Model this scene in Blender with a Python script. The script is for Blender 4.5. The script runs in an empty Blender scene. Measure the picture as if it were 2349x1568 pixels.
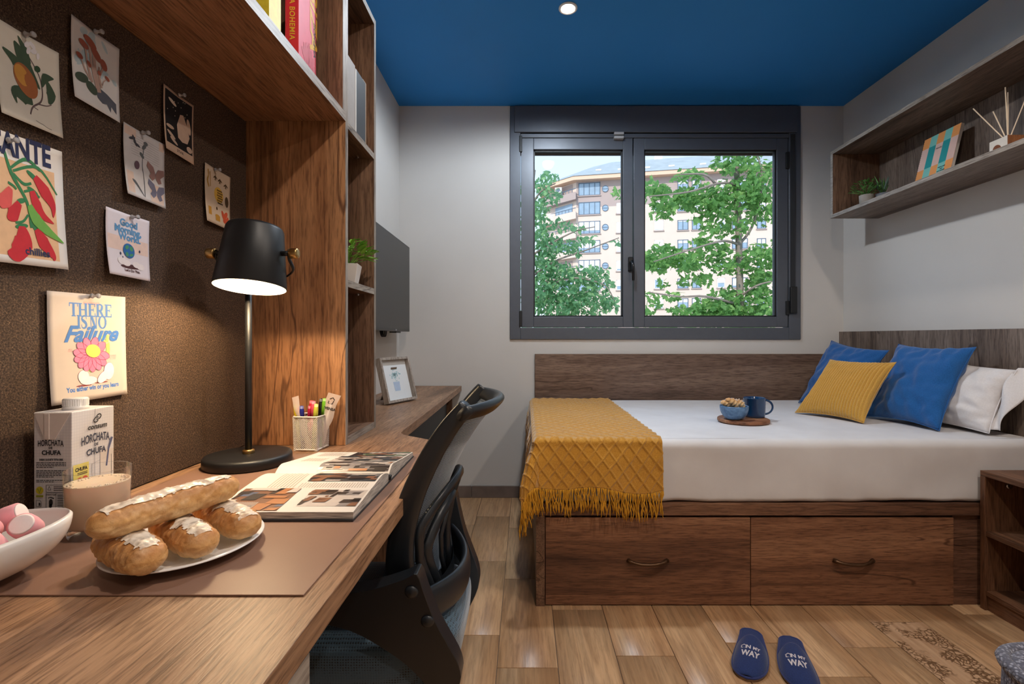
import bpy, bmesh, math, random
from mathutils import Vector, Matrix, noise
from mathutils.geometry import tessellate_polygon
random.seed(11)
SC = bpy.context.scene
COL = SC.collection
PI = math.pi

# ------------------------------------------------------------------ camera
EYE = 1.046            # camera height
FPX, VX, VY = 1109.0, 1205.0, 773.0
cam = bpy.data.cameras.new('camera')
cam.sensor_width = 36.0
cam.lens = 36.0 * FPX / 2349.0
cam.shift_x = -(VX - 2349 / 2) / 2349.0
cam.shift_y = (VY - 1568 / 2) / 2349.0
cam.clip_start = 0.02
cam.clip_end = 400
camo = bpy.data.objects.new('camera', cam)
COL.objects.link(camo)
camo.location = (0, 0, EYE)
camo.rotation_euler = (PI / 2, 0, 0)
SC.camera = camo

# ------------------------------------------------------------------ world, sun, exposure
SC.view_settings.view_transform = 'Standard'
SC.view_settings.look = 'None'
SC.view_settings.gamma = 1.0
SC.view_settings.use_curve_mapping = False
SC.view_settings.exposure = 0.84
SC.cycles.use_denoising = True
SC.cycles.max_bounces = 6
SC.cycles.adaptive_min_samples = 16
SC.cycles.diffuse_bounces = 3
SC.cycles.use_adaptive_sampling = True
SC.cycles.adaptive_threshold = 0.08
SC.cycles.transparent_max_bounces = 14
SC.cycles.sample_clamp_indirect = 6.0
SC.cycles.caustics_reflective = False
SC.cycles.caustics_refractive = False

SKY_STRENGTH = 0.92
SUN_STRENGTH = 1.75
DOWNLIGHT_WATTS = 32.0
LAMP_WATTS = 5.0
w = bpy.data.worlds.new('daylight_sky')
SC.world = w
w.use_nodes = True
wn, wl = w.node_tree.nodes, w.node_tree.links
bg = wn['Background']
tc = wn.new('ShaderNodeTexCoord')
sx = wn.new('ShaderNodeSeparateXYZ')
wl.new(tc.outputs['Generated'], sx.inputs[0])
rp = wn.new('ShaderNodeValToRGB')
rp.color_ramp.elements[0].position = 0.0
rp.color_ramp.elements[0].color = (0.66, 0.80, 0.92, 1)
rp.color_ramp.elements[1].position = 0.75
rp.color_ramp.elements[1].color = (0.34, 0.56, 0.90, 1)
wl.new(sx.outputs['Z'], rp.inputs[0])
wl.new(rp.outputs[0], bg.inputs['Color'])
bg.inputs['Strength'].default_value = SKY_STRENGTH
sun = bpy.data.lights.new('sun', 'SUN')
sun.energy = SUN_STRENGTH
sun.angle = 0.01
sun.color = (1.0, 0.93, 0.84)
suno = bpy.data.objects.new('sun', sun)
COL.objects.link(suno)
suno.rotation_euler = (math.radians(52), 0, math.radians(-28))
# daylight portal: guides sampling of the sky through the window opening
po = bpy.data.lights.new('window_portal', 'AREA')
po.shape = 'RECTANGLE'
po.size, po.size_y = 1.86, 1.2
po.cycles.is_portal = True
poo = bpy.data.objects.new('window_portal', po)
COL.objects.link(poo)
poo.location = (0.85, 3.36, 1.65)
poo.rotation_euler = (-PI / 2, 0, 0)


# ------------------------------------------------------------------ placing helpers (metres, from measured sight lines)
def at(px, py, Y):
    return Vector(((px - VX) * Y / FPX, Y, EYE - (py - VY) * Y / FPX))


def on_z(px, py, z):
    return at(px, py, FPX * (EYE - z) / (py - VY))


# ------------------------------------------------------------------ materials
def lin(c):
    out = []
    for v in c[:3]:
        v = v / 255.0
        out.append(v / 12.92 if v <= 0.04045 else ((v + 0.055) / 1.055) ** 2.4)
    return (*out, 1.0)


MATS = {}


class NT:
    def __init__(self, name):
        self.m = bpy.data.materials.new(name)
        self.m.use_nodes = True
        self.t = self.m.node_tree
        self.n = self.t.nodes
        self.b = self.n['Principled BSDF']
        self.out = self.n['Material Output']

    def add(self, typ, **kw):
        nd = self.n.new('ShaderNode' + typ)
        for k, v in kw.items():
            setattr(nd, k, v)
        return nd

    def link(self, a, b):
        self.t.links.new(a, b)

    def coords(self, scale=(1, 1, 1), rot=(0, 0, 0), rnd=0.0, kind='Object'):
        tc = self.add('TexCoord')
        mp = self.add('Mapping')
        mp.inputs['Scale'].default_value = scale
        mp.inputs['Rotation'].default_value = rot
        src = tc.outputs[kind]
        if rnd:
            oi = self.add('ObjectInfo')
            mu = self.add('Math', operation='MULTIPLY')
            mu.inputs[1].default_value = rnd
            self.link(oi.outputs['Random'], mu.inputs[0])
            va = self.add('VectorMath', operation='ADD')
            self.link(src, va.inputs[0])
            self.link(mu.outputs[0], va.inputs[1])
            src = va.outputs[0]
        self.link(src, mp.inputs['Vector'])
        return mp.outputs[0]

    def noise(self, vec, scale, detail=4, rough=0.5, dist=0.0):
        nd = self.add('TexNoise')
        nd.inputs['Scale'].default_value = scale
        nd.inputs['Detail'].default_value = detail
        nd.inputs['Roughness'].default_value = rough
        nd.inputs['Distortion'].default_value = dist
        self.link(vec, nd.inputs['Vector'])
        return nd.outputs['Fac']

    def ramp(self, fac, stops):
        r = self.add('ValToRGB')
        e = r.color_ramp.elements
        while len(e) < len(stops):
            e.new(0.5)
        for i, (p, c) in enumerate(stops):
            e[i].position = p
            e[i].color = c if len(c) == 4 else (*c, 1)
        self.link(fac, r.inputs[0])
        return r.outputs[0]

    def mix(self, a, b, fac, mode='MIX'):
        m = self.add('Mix', data_type='RGBA', blend_type=mode)
        for sock, v in ((m.inputs[6], a), (m.inputs[7], b), (m.inputs[0], fac)):
            if hasattr(v, 'is_output'):
                self.link(v, sock)
            else:
                sock.default_value = v
        return m.outputs[2]

    def math(self, op, a, b=0.0):
        m = self.add('Math', operation=op)
        for i, v in enumerate((a, b)):
            if hasattr(v, 'is_output'):
                self.link(v, m.inputs[i])
            else:
                m.inputs[i].default_value = v
        return m.outputs[0]

    def bump(self, h, strength=0.3, dist=0.002):
        bp = self.add('Bump')
        bp.inputs['Strength'].default_value = strength
        bp.inputs['Distance'].default_value = dist
        self.link(h, bp.inputs['Height'])
        self.link(bp.outputs[0], self.b.inputs['Normal'])

    def color(self, c):
        if hasattr(c, 'is_output'):
            self.link(c, self.b.inputs['Base Color'])
        else:
            self.b.inputs['Base Color'].default_value = c

    def set(self, rough=0.5, metal=0.0, spec=0.5, **kw):
        self.b.inputs['Roughness'].default_value = rough
        self.b.inputs['Metallic'].default_value = metal
        self.b.inputs['Specular IOR Level'].default_value = spec
        for k, v in kw.items():
            self.b.inputs[k.replace('_', ' ')].default_value = v


def plain(name, rgb, rough=0.5, metal=0.0, spec=0.5, var=0.06, vscale=30, bump=0.0, bscale=400, **kw):
    """one colour with slight procedural variation and optional fine relief"""
    if name in MATS:
        return MATS[name]
    t = NT(name)
    v = t.coords()
    c = lin(rgb)
    if var:
        f = t.noise(v, vscale, 3)
        lo = tuple(x * (1 - var) for x in c[:3]) + (1,)
        hi = tuple(min(1, x * (1 + var)) for x in c[:3]) + (1,)
        t.color(t.ramp(f, [(0.3, lo), (0.7, hi)]))
    else:
        t.color(c)
    t.set(rough, metal, spec, **kw)
    if bump:
        t.bump(t.noise(v, bscale, 3), bump, 0.001)
    MATS[name] = t.m
    return t.m


def wood(name, axis, dark=(70, 51, 40), mid=(126, 94, 73), light=(156, 122, 98), rough=0.5, seed=0.0, fine=1.0, rnd=0.0, grain=0.85):
    if name in MATS:
        return MATS[name]
    t = NT(name)
    s = [1.0, 1.0, 1.0]
    s[axis] = 0.07
    v = t.coords(tuple(s), rnd=rnd)
    off = t.add('VectorMath', operation='ADD')
    off.inputs[1].default_value = (seed, seed * 1.7, seed * 0.6)
    t.link(v, off.inputs[0])
    v = off.outputs[0]

    big = t.noise(v, 5.5, 4, 0.62, 1.3)
    fineg = t.noise(v, 190 * fine, 3, 0.68, 0.2)
    med = t.noise(v, 30, 3, 0.6, 0.8)
    base = t.ramp(big, [(0.28, lin(dark)), (0.47, lin(mid)), (0.72, lin(light))])
    # knots: sparse cells that bend the rings round a dark heart
    s3 = [1.0, 1.0, 1.0]
    s3[axis] = 0.42
    kv = t.coords(tuple(s3), rnd=rnd)
    ko = t.add('VectorMath', operation='ADD')
    ko.inputs[1].default_value = (seed * 0.37, seed * 0.21, seed * 0.53)
    t.link(kv, ko.inputs[0])
    kn = t.add('TexVoronoi')
    kn.inputs['Scale'].default_value = 3.4
    t.link(ko.outputs[0], kn.inputs['Vector'])
    kd = kn.outputs['Distance']
    kfall = t.ramp(kd, [(0.0, (1, 1, 1, 1)), (0.12, (0.35, 0.35, 0.35, 1)), (0.34, (0, 0, 0, 1))])
    big = t.math('ADD', big, t.math('MULTIPLY', kfall, 0.22))
    ring = t.math('SINE', t.math('MULTIPLY', big, 46.0))
    ringc = t.ramp(ring, [(0.0, (0.72, 0.70, 0.68, 1)), (0.85, (1, 1, 1, 1))])
    c = t.mix(base, ringc, 0.45, 'MULTIPLY')
    g = t.ramp(fineg, [(0.36, (0.42, 0.38, 0.36, 1)), (0.53, (1, 1, 1, 1)), (0.75, (1.15, 1.15, 1.15, 1))])
    c = t.mix(c, g, grain, 'MULTIPLY')
    c = t.mix(c, t.ramp(kd, [(0.012, (0.22, 0.17, 0.14, 1)), (0.05, (1, 1, 1, 1))]), 0.85 if grain > 0.5 else 0.25, 'MULTIPLY')
    m2 = t.ramp(med, [(0.35, (0.72, 0.70, 0.68, 1)), (0.6, (1, 1, 1, 1))])
    c = t.mix(c, m2, 0.6, 'MULTIPLY')
    # sparse dark splits along the grain
    s2 = [1.0, 1.0, 1.0]
    s2[axis] = 0.16
    v2 = t.coords(tuple(s2), rnd=rnd)
    crack = t.noise(v2, 7.0, 2, 0.55, 0.6)
    ck = t.math('ABSOLUTE', t.math('SUBTRACT', crack, 0.5))
    area = t.noise(v2, 2.4, 1)
    ck = t.math('ADD', ck, t.math('MULTIPLY', t.math('MAXIMUM', t.math('SUBTRACT', 0.56, area), 0.0), 0.5))
    cr = t.ramp(ck, [(0.003, (0.25, 0.20, 0.18, 1)), (0.012, (1, 1, 1, 1))])
    c = t.mix(c, cr, 0.8 if grain > 0.5 else 0.12, 'MULTIPLY')
    t.color(c)
    t.set(rough, 0, 0.45)
    t.bump(fineg, 0.35, 0.0012)
    MATS[name] = t.m
    return t.m


# ------------------------------------------------------------------ mesh builder
class MB:
    def __init__(self):
        self.v = []
        self.f = []

    def quad(self, a, b, c, d):
        n = len(self.v)
        self.v += [tuple(a), tuple(b), tuple(c), tuple(d)]
        self.f.append((n, n + 1, n + 2, n + 3))
        return self

    def box(self, x0, x1, y0, y1, z0, z1):
        n = len(self.v)
        for z in (z0, z1):
            self.v += [(x0, y0, z), (x1, y0, z), (x1, y1, z), (x0, y1, z)]
        for q in ((3, 2, 1, 0), (4, 5, 6, 7), (0, 1, 5, 4), (1, 2, 6, 5), (2, 3, 7, 6), (3, 0, 4, 7)):
            self.f.append(tuple(n + i for i in q))
        return self

    def grid(self, fn, nu, nv, closed_u=False):
        n = len(self.v)
        cu = nu if closed_u else nu + 1
        for j in range(nv + 1):
            for i in range(cu):
                self.v.append(tuple(fn(i / nu, j / nv)))
        for j in range(nv):
            for i in range(nu):
                a = n + j * cu + i
                b = n + j * cu + (i + 1) % cu
                self.f.append((a, b, b + cu, a + cu))
        return self

    def lathe(self, prof, c=(0, 0, 0), seg=32, ax=(0, 0, 1), sx=1.0, sy=1.0, caps=True):
        """prof = [(radius, height)...] spun round ax"""
        ax = Vector(ax).normalized()
        q = Vector((0, 0, 1)).rotation_difference(ax)
        c = Vector(c)
        n = len(self.v)
        for r, h in prof:
            for i in range(seg):
                a = 2 * PI * i / seg
                self.v.append(tuple(c + q @ Vector((r * math.cos(a) * sx, r * math.sin(a) * sy, h))))
        for j in range(len(prof) - 1):
            for i in range(seg):
                a, b = n + j * seg + i, n + j * seg + (i + 1) % seg
                self.f.append((a, b, b + seg, a + seg))
        if caps and prof[0][0] > 1e-6:
            self.f.append(tuple(n + i for i in reversed(range(seg))))
        if caps and prof[-1][0] > 1e-6:
            k = n + (len(prof) - 1) * seg
            self.f.append(tuple(k + i for i in range(seg)))
        return self

    def tube(self, pts, r, seg=8, cap=True, flat=1.0):
        pts = [Vector(p) for p in pts]
        rs = r if isinstance(r, (list, tuple)) else [r] * len(pts)
        n = len(self.v)
        up = None
        for i, p in enumerate(pts):
            d = (pts[min(i + 1, len(pts) - 1)] - pts[max(i - 1, 0)])
            d = d.normalized() if d.length > 1e-9 else Vector((0, 0, 1))
            if up is None:
                up = d.orthogonal().normalized()
            up = (up - d * up.dot(d))
            up = up.normalized() if up.length > 1e-6 else d.orthogonal().normalized()
            w_ = d.cross(up)
            for k in range(seg):
                a = 2 * PI * k / seg
                self.v.append(tuple(p + up * math.cos(a) * rs[i] + w_ * math.sin(a) * rs[i] * flat))
        for j in range(len(pts) - 1):
            for k in range(seg):
                a, b = n + j * seg + k, n + j * seg + (k + 1) % seg
                self.f.append((a, b, b + seg, a + seg))
        if cap:
            self.f.append(tuple(n + k for k in reversed(range(seg))))
            k0 = n + (len(pts) - 1) * seg
            self.f.append(tuple(k0 + k for k in range(seg)))
        return self

    def prism(self, poly, fn0, fn1):
        """polygon outline (2D) mapped by fn0 / fn1 to the two faces"""
        n = len(self.v)
        k = len(poly)
        self.v += [tuple(fn0(*p)) for p in poly] + [tuple(fn1(*p)) for p in poly]
        tris = tessellate_polygon([[Vector((p[0], p[1], 0)) for p in poly]])
        for t_ in tris:
            self.f.append(tuple(n + i for i in t_))
            self.f.append(tuple(n + k + i for i in reversed(t_)))
        for i in range(k):
            j = (i + 1) % k
            self.f.append((n + i, n + j, n + k + j, n + k + i))
        return self

    def build(self, name, mat, parent=None, smooth=False, bevel=0.0, seg=2, subsurf=0, recalc=True, solid=0.0, **tags):
        me = bpy.data.meshes.new(name)
        me.from_pydata(self.v, [], self.f)
        if recalc:
            bm = bmesh.new()
            bm.from_mesh(me)
            bmesh.ops.recalc_face_normals(bm, faces=bm.faces)
            bm.to_mesh(me)
            bm.free()
        if smooth:
            me.shade_smooth()
        if mat is not None:
            me.materials.append(mat)
        o = bpy.data.objects.new(name, me)
        COL.objects.link(o)
        if parent is not None:
            o.parent = parent
        if solid:
            md = o.modifiers.new('solid', 'SOLIDIFY')
            md.thickness = solid
            md.offset = 0
        if bevel:
            md = o.modifiers.new('bevel', 'BEVEL')
            md.width = bevel
            md.segments = seg
            md.limit_method = 'ANGLE'
            md.angle_limit = math.radians(40)
            me.shade_smooth()
            md.harden_normals = True
        if subsurf:
            md = o.modifiers.new('sub', 'SUBSURF')
            md.levels = md.render_levels = subsurf
        tag(o, **tags)
        return o


def tag(o, label=None, cat=None, group=None, kind=None):
    if label:
        o['label'] = label
    if cat:
        o['category'] = cat
    if group:
        o['group'] = group
    if kind:
        o['kind'] = kind
    return o


def thing(name, loc=(0, 0, 0), rz=0.0, label=None, cat=None, group=None, kind=None):
    o = bpy.data.objects.new(name, None)
    o.empty_display_size = 0.05
    COL.objects.link(o)
    o.location = loc
    o.rotation_euler = (0, 0, rz)
    return tag(o, label, cat, group, kind)


def copy_tree(o, parent=None):
    c = o.copy()
    COL.objects.link(c)
    c.parent = parent
    for ch in list(o.children):
        copy_tree(ch, c)
    return c


def bez(p0, p1, p2, p3, n=8):
    out = []
    for i in range(n + 1):
        t = i / n
        out.append(tuple(a * (1 - t) ** 3 + 3 * b * t * (1 - t) ** 2 + 3 * c * t * t * (1 - t) + d * t ** 3
                         for a, b, c, d in zip(p0, p1, p2, p3)))
    return out


def smoothpts(pts, n=6, closed=False):
    """Catmull-Rom through pts"""
    P = [Vector(p) for p in pts]
    k = len(P)
    out = []
    rng = range(k) if closed else range(k - 1)
    for i in rng:
        a = P[(i - 1) % k] if closed or i > 0 else P[i]
        b, c = P[i], P[(i + 1) % k]
        d = P[(i + 2) % k] if closed or i + 2 < k else c
        for j in range(n):
            t = j / n
            out.append(0.5 * ((2 * b) + (c - a) * t + (2 * a - 5 * b + 4 * c - d) * t * t + (3 * b - a - 3 * c + d) * t ** 3))
    if not closed:
        out.append(P[-1])
    return [tuple(p) for p in out]


# ------------------------------------------------------------------ flat print (lettering and illustrations on a surface)
def text2d(s, size=1.0, bold=0.0, shear=0.0, align='CENTER', spacing=1.0, xs=1.0, res=3):
    cu = bpy.data.curves.new('t', 'FONT')
    cu.body = s
    cu.size = size
    cu.offset = bold
    cu.shear = shear
    cu.align_x = align
    cu.space_character = spacing
    cu.resolution_u = res
    ob = bpy.data.objects.new('t', cu)
    me = ob.to_mesh()
    vs = [(v.co.x * xs, v.co.y) for v in me.vertices]
    polys = [[vs[i] for i in p.vertices] for p in me.polygons]
    ob.to_mesh_clear()
    bpy.data.objects.remove(ob)
    bpy.data.curves.remove(cu)
    return polys


def place(polys, dx=0.0, dy=0.0, rot=0.0, fn=None):
    c, s = math.cos(rot), math.sin(rot)
    out = []
    for p in polys:
        q = [fn(*a) for a in p] if fn else p
        out.append([(x * c - y * s + dx, x * s + y * c + dy) for x, y in q])
    return out


def arc(k):
    """bend text upwards in the middle (k = rise per unit^2)"""
    return lambda x, y: (x, y - k * x * x)


def ellipse(cx, cy, rx, ry, rot=0.0, n=20):
    c, s = math.cos(rot), math.sin(rot)
    return [[(cx + rx * math.cos(a) * c - ry * math.sin(a) * s, cy + rx * math.cos(a) * s + ry * math.sin(a) * c)
             for a in (2 * PI * i / n for i in range(n))]]


def rect(x0, y0, x1, y1, nx=1, ny=1):
    out = []
    for i in range(nx):
        for j in range(ny):
            a, b = x0 + (x1 - x0) * i / nx, x0 + (x1 - x0) * (i + 1) / nx
            c, d = y0 + (y1 - y0) * j / ny, y0 + (y1 - y0) * (j + 1) / ny
            out.append([(a, c), (b, c), (b, d), (a, d)])
    return out


def stroke(pts, wd, n=5, smooth=True):
    """ribbon along a smoothed 2D path; wd number or list of widths"""
    P = [Vector((p[0], p[1], 0)) for p in pts]
    if smooth and len(P) > 2:
        Q = [Vector(p) for p in smoothpts(P, n)]
    else:
        Q = P
    m = len(Q)
    L, R = [], []
    for i, p in enumerate(Q):
        d = (Q[min(i + 1, m - 1)] - Q[max(i - 1, 0)])
        d = d.normalized() if d.length > 1e-9 else Vector((1, 0, 0))
        t = i / max(1, m - 1)
        if isinstance(wd, (list, tuple)):
            x = t * (len(wd) - 1)
            k = min(int(x), len(wd) - 2)
            ww = wd[k] + (wd[k + 1] - wd[k]) * (x - k)
        else:
            ww = wd
        nn = Vector((-d.y, d.x, 0)) * ww / 2
        L.append((p.x + nn.x, p.y + nn.y))
        R.append((p.x - nn.x, p.y - nn.y))
    return [[L[i], R[i], R[i + 1], L[i + 1]] for i in range(m - 1)]


def outline(poly, wd):
    out = []
    k = len(poly)
    for i in range(k):
        out += stroke([poly[i], poly[(i + 1) % k]], wd, smooth=False)
    return out


class Print:
    """prints polygons on surface fn(u,v)->point with layered offsets along the normal"""
    def __init__(self, fn, parent, step=0.00025):
        self.fn, self.parent, self.step = fn, parent, step

    def pos(self, u, v, off):
        p = Vector(self.fn(u, v))
        e = 1e-3
        a = Vector(self.fn(u + e, v)) - p
        b = Vector(self.fn(u, v + e)) - p
        return p + a.cross(b).normalized() * off

    def add(self, name, polys, mat, layer=1):
        mb = MB()
        off = self.step * layer
        for p in polys:
            n = len(mb.v)
            mb.v += [tuple(self.pos(x, y, off)) for x, y in p]
            if len(p) <= 4:
                mb.f.append(tuple(range(n, n + len(p))))
            else:
                for t_ in tessellate_polygon([[Vector((x, y, 0)) for x, y in p]]):
                    mb.f.append(tuple(n + i for i in t_))
        return mb.build(name, mat, self.parent, recalc=False, kind='stuff' if name in ('photo_print', 'text_lines', 'small_print', 'collage_patch', 'bees', 'tiny_lettering') else None)

# ================================================================== materials used in many places
oak_x = wood('dark_oak_grain_x', 0)
oak_y = wood('dark_oak_grain_y', 1, seed=3.1)
oak_z = wood('dark_oak_grain_z', 2, seed=7.7)
edge_band = wood('oak_edge_band', 1, (128, 116, 104), (158, 146, 134), (182, 172, 162), 0.45, 1.3)
edge_band_z = wood('oak_edge_band_z', 2, (128, 116, 104), (158, 146, 134), (182, 172, 162), 0.45, 1.3)
grey_oak_x = wood('grey_oak_grain_x', 0, (74, 62, 54), (124, 106, 94), (150, 134, 122), 0.5, 5.2)
grey_oak_y = wood('grey_oak_grain_y', 1, (74, 62, 54), (124, 106, 94), (150, 134, 122), 0.5, 9.4)
grey_oak_z = wood('grey_oak_grain_z', 2, (74, 62, 54), (124, 106, 94), (150, 134, 122), 0.5, 2.4)
paint_wall = plain('wall_paint_off_white', (212, 208, 203), 0.75, spec=0.25, var=0.02, vscale=3, bump=0.06, bscale=260)
paint_ceiling = plain('ceiling_paint_blue', (42, 134, 212), 0.6, spec=0.3, var=0.02, vscale=2)
alu = plain('window_frame_grey', (92, 96, 104), 0.38, 0.2, 0.5, var=0.03)
alu_dark = plain('window_gasket_black', (26, 27, 29), 0.5)
black_plastic = plain('black_plastic', (28, 29, 31), 0.42, bump=0.08, bscale=900)
white_gloss = plain('white_porcelain', (238, 234, 230), 0.22, var=0.01)
chrome = plain('chrome', (205, 205, 208), 0.18, 1.0, var=0.02)
brass = plain('brushed_brass', (188, 152, 96), 0.32, 1.0, var=0.05)
paper_white = plain('paper_white', (236, 230, 224), 0.7, spec=0.2, var=0.02)

WL, WR, YB, YF, ZC = -0.825, 2.08, 3.161, -1.7, 2.5565

# ================================================================== setting
floor = MB().box(WL, WR, YF, YB, -0.06, -0.004).build('floor', plain('floor_grout', (122, 102, 84), 0.8), kind='structure')
plank_mat = wood('floor_plank_wood', 1, (172, 128, 90), (202, 158, 116), (222, 184, 142), 0.34, 4.4, 0.6, rnd=37.0, grain=0.38)

decor = NT('floor_plank_printed')
v = decor.coords((1, 1, 1))
base = decor.ramp(decor.noise(decor.coords((1, 0.07, 1)), 40, 4), [(0.3, lin((172, 132, 98))), (0.7, lin((206, 168, 132)))])
vo = decor.add('TexVoronoi', feature='DISTANCE_TO_EDGE')
vo.inputs['Scale'].default_value = 62
wv = decor.add('VectorMath', operation='ADD')
nz = decor.add('TexNoise')
nz.inputs['Scale'].default_value = 22
decor.link(v, nz.inputs['Vector'])
sc_ = decor.add('VectorMath', operation='SCALE')
sc_.inputs['Scale'].default_value = 0.05
decor.link(nz.outputs['Color'], sc_.inputs[0])
decor.link(v, wv.inputs[0])
decor.link(sc_.outputs[0], wv.inputs[1])
decor.link(wv.outputs[0], vo.inputs['Vector'])
lines = decor.ramp(vo.outputs['Distance'], [(0.06, (1, 1, 1, 1)), (0.2, (0, 0, 0, 1))])
patch = decor.ramp(decor.noise(v, 9, 2), [(0.45, (0, 0, 0, 1)), (0.52, (1, 1, 1, 1))])
msk = decor.mix(lines, patch, 1.0, 'MULTIPLY')
decor.color(decor.mix(base, lin((112, 82, 56)), msk))
decor.set(0.4)

PW, PL, GAP = 0.194, 0.563, 0.0022
offs = {-1: 0.406, -2: 0.011, 1: 0.463, 0: 0.17, 6: 0.09}
shared = {}
rng = random.Random(5)
for k in range(-6, 12):
    x0, x1 = 0.105 + PW * k, 0.105 + PW * (k + 1)
    x0, x1 = max(x0, WL + 0.001), min(x1, WR - 0.001)
    if x1 - x0 < 0.02:
        continue
    o0 = offs.get(k, rng.random() * PL)
    y = -1.15 + (o0 + 1.15) % PL - PL
    while y < YB:
        a, b = max(y, -1.15), min(y + PL, YB - 0.001)
        if b - a > 0.03:
            printed = (k == 6 and a < 1.5 < b)
            key = (round(x1 - x0, 4), round(b - a, 4), printed)
            if key not in shared:
                o = MB().box(0, x1 - x0 - GAP, 0, b - a - GAP, -0.006, 0).build(
                    'plank', decor.m if printed else plank_mat, floor, bevel=0.0012, seg=1)
                shared[key] = o.data
            else:
                o = bpy.data.objects.new('plank', shared[key])
                COL.objects.link(o)
                o.parent = floor
                md = o.modifiers.new('bevel', 'BEVEL')
                md.width, md.segments = 0.0012, 1
            o.location = (x0, a, 0)
        y += PL

MB().box(WL - 0.1, WR + 0.1, YF - 0.1, YB + 0.2, ZC, ZC + 0.15).build('ceiling', paint_ceiling, kind='structure')
MB().box(WL - 0.1, WL, YF, YB + 0.2, -0.06, ZC).build('wall_left', paint_wall, kind='structure')
MB().box(WR, WR + 0.1, YF, YB + 0.2, -0.06, ZC).build('wall_right', paint_wall, kind='structure')
MB().box(WL - 0.1, WR + 0.1, YF - 0.1, YF, -0.06, ZC).build('wall_rear', paint_wall, kind='structure')
WX0, WX1, WZ0, WZ1 = -0.098, 1.793, 1.034, ZC
m = MB()
m.box(WL, WX0, YB, YB + 0.2, -0.06, ZC).box(WX1, WR, YB, YB + 0.2, -0.06, ZC).box(WX0, WX1, YB, YB + 0.2, -0.06, WZ0)
m.build('wall_back', paint_wall, kind='structure')
tile_grey = plain('baseboard_tile_grey_brown', (120, 106, 98), 0.5, var=0.15, vscale=12)
bb = thing('baseboard_back', (0, 0, 0), kind='structure')
for x0, x1 in ((WL + 0.002, -0.352), (-0.349, 0.06)):
    MB().box(x0, x1, YB - 0.012, YB - 0.0005, 0.0005, 0.077).build('baseboard_tile', tile_grey, bb, bevel=0.002)

# ---- window
win = thing('window_1', (0, 0, 0), kind='structure')


def px_box(x0, x1, ya, yb, Y0, Y1, Yref=YB):
    a, b = at(x0, yb, Yref), at(x1, ya, Yref)
    return (a.x, b.x, Y0, Y1, a.z, b.z)


fr = MB()
fr.box(*px_box(1170, 1194, 245, 778, YB - 0.012, YB + 0.07))
fr.box(*px_box(1808, 1835, 245, 778, YB - 0.012, YB + 0.07))
fr.box(*px_box(1194, 1808, 751, 778, YB - 0.012, YB + 0.07))
fr.box(*px_box(1194, 1808, 308, 317, YB - 0.012, YB + 0.07))
fr.build('frame', alu, win, bevel=0.003)
MB().box(*px_box(1180, 1826, 245.5, 306, YB - 0.022, YB + 0.07)).build('shutter_box', alu, win, bevel=0.004)
glass = NT('window_glass')
tr = glass.add('BsdfTransparent')
gl = glass.add('BsdfGlossy')
gl.inputs['Roughness'].default_value = 0.02
fs = glass.add('Fresnel')
fs.inputs['IOR'].default_value = 1.12
mx = glass.add('MixShader')
glass.link(fs.outputs[0], mx.inputs[0])
glass.link(tr.outputs[0], mx.inputs[1])
glass.link(gl.outputs[0], mx.inputs[2])
glass.link(mx.outputs[0], glass.out.inputs['Surface'])
for (s0, s1, g0, g1) in ((1195, 1451, 1224, 1429), (1453.5, 1807, 1478, 1782)):
    s = MB()
    Y0, Y1 = YB - 0.004, YB + 0.06
    s.box(*px_box(s0, g0, 317, 750, Y0, Y1))
    s.box(*px_box(g1, s1, 317, 750, Y0, Y1))
    s.box(*px_box(g0, g1, 317, 343, Y0, Y1))
    s.box(*px_box(g0, g1, 726, 750, Y0, Y1))
    so = s.build('sash', alu, win, bevel=0.003)
    g = MB()
    for (x0, x1, ya, yb) in ((g0, g0 + 3, 343, 726), (g1 - 3, g1, 343, 726), (g0, g1, 343, 346), (g0, g1, 723, 726)):
        g.box(*px_box(x0, x1, ya, yb, YB + 0.012, YB + 0.035))
    g.build('gasket', alu_dark, so)
    MB().box(*px_box(g0 + 1, g1 - 1, 344, 725, YB + 0.02, YB + 0.026)).build('pane', glass.m, so)
hd = MB()
c = at(1446, 600, YB)
hd.box(c.x - 0.017, c.x + 0.017, YB - 0.016, YB - 0.004, c.z - 0.065, c.z + 0.03)
h1 = hd.build('handle', plain('handle_black', (20, 21, 24), 0.3), win, bevel=0.006, seg=3)
MB().tube([(c.x + 0.002, YB - 0.01, c.z - 0.005), (c.x + 0.002, YB - 0.045, c.z - 0.005), (c.x + 0.006, YB - 0.052, c.z - 0.03),
           (c.x + 0.008, YB - 0.05, c.z - 0.128)], [0.010, 0.010, 0.010, 0.008], 10).build('lever', plain('handle_black', (20, 21, 24), 0.3), h1, smooth=True)
for (x0, x1, ya, yb) in ((1191, 1198, 313, 350), (1191, 1198, 713, 750), (1801, 1808, 350, 388), (1801, 1808, 690, 722)):
    MB().box(*px_box(x0, x1, ya, yb, YB - 0.018, YB - 0.0)).build('hinge', alu_dark, win, bevel=0.003)
MB().box(*px_box(1811, 1821, 310, 660, YB - 0.018, YB - 0.013)).build('shutter_strap', plain('strap_dark_grey', (44, 46, 50), 0.8), win)
MB().box(*px_box(1808, 1823, 658, 719, YB - 0.034, YB - 0.012)).build('strap_winder', black_plastic, win, bevel=0.004)
for ya in (307, 316):
    c = MB()
    c.box(*px_box(1407, 1429, ya, ya + 6, YB - 0.034, YB - 0.022 + 0.018))
    c.build('sensor_clip', plain('sensor_clip_grey', (178, 176, 176), 0.4), win, bevel=0.002)
sh = MB()
for i in range(3):
    z = at(1300, 357, YB + 0.1).z + i * 0.042
    sh.box(WX0 + 0.02, WX1 - 0.02, YB + 0.095, YB + 0.108, z, z + 0.039)
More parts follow.
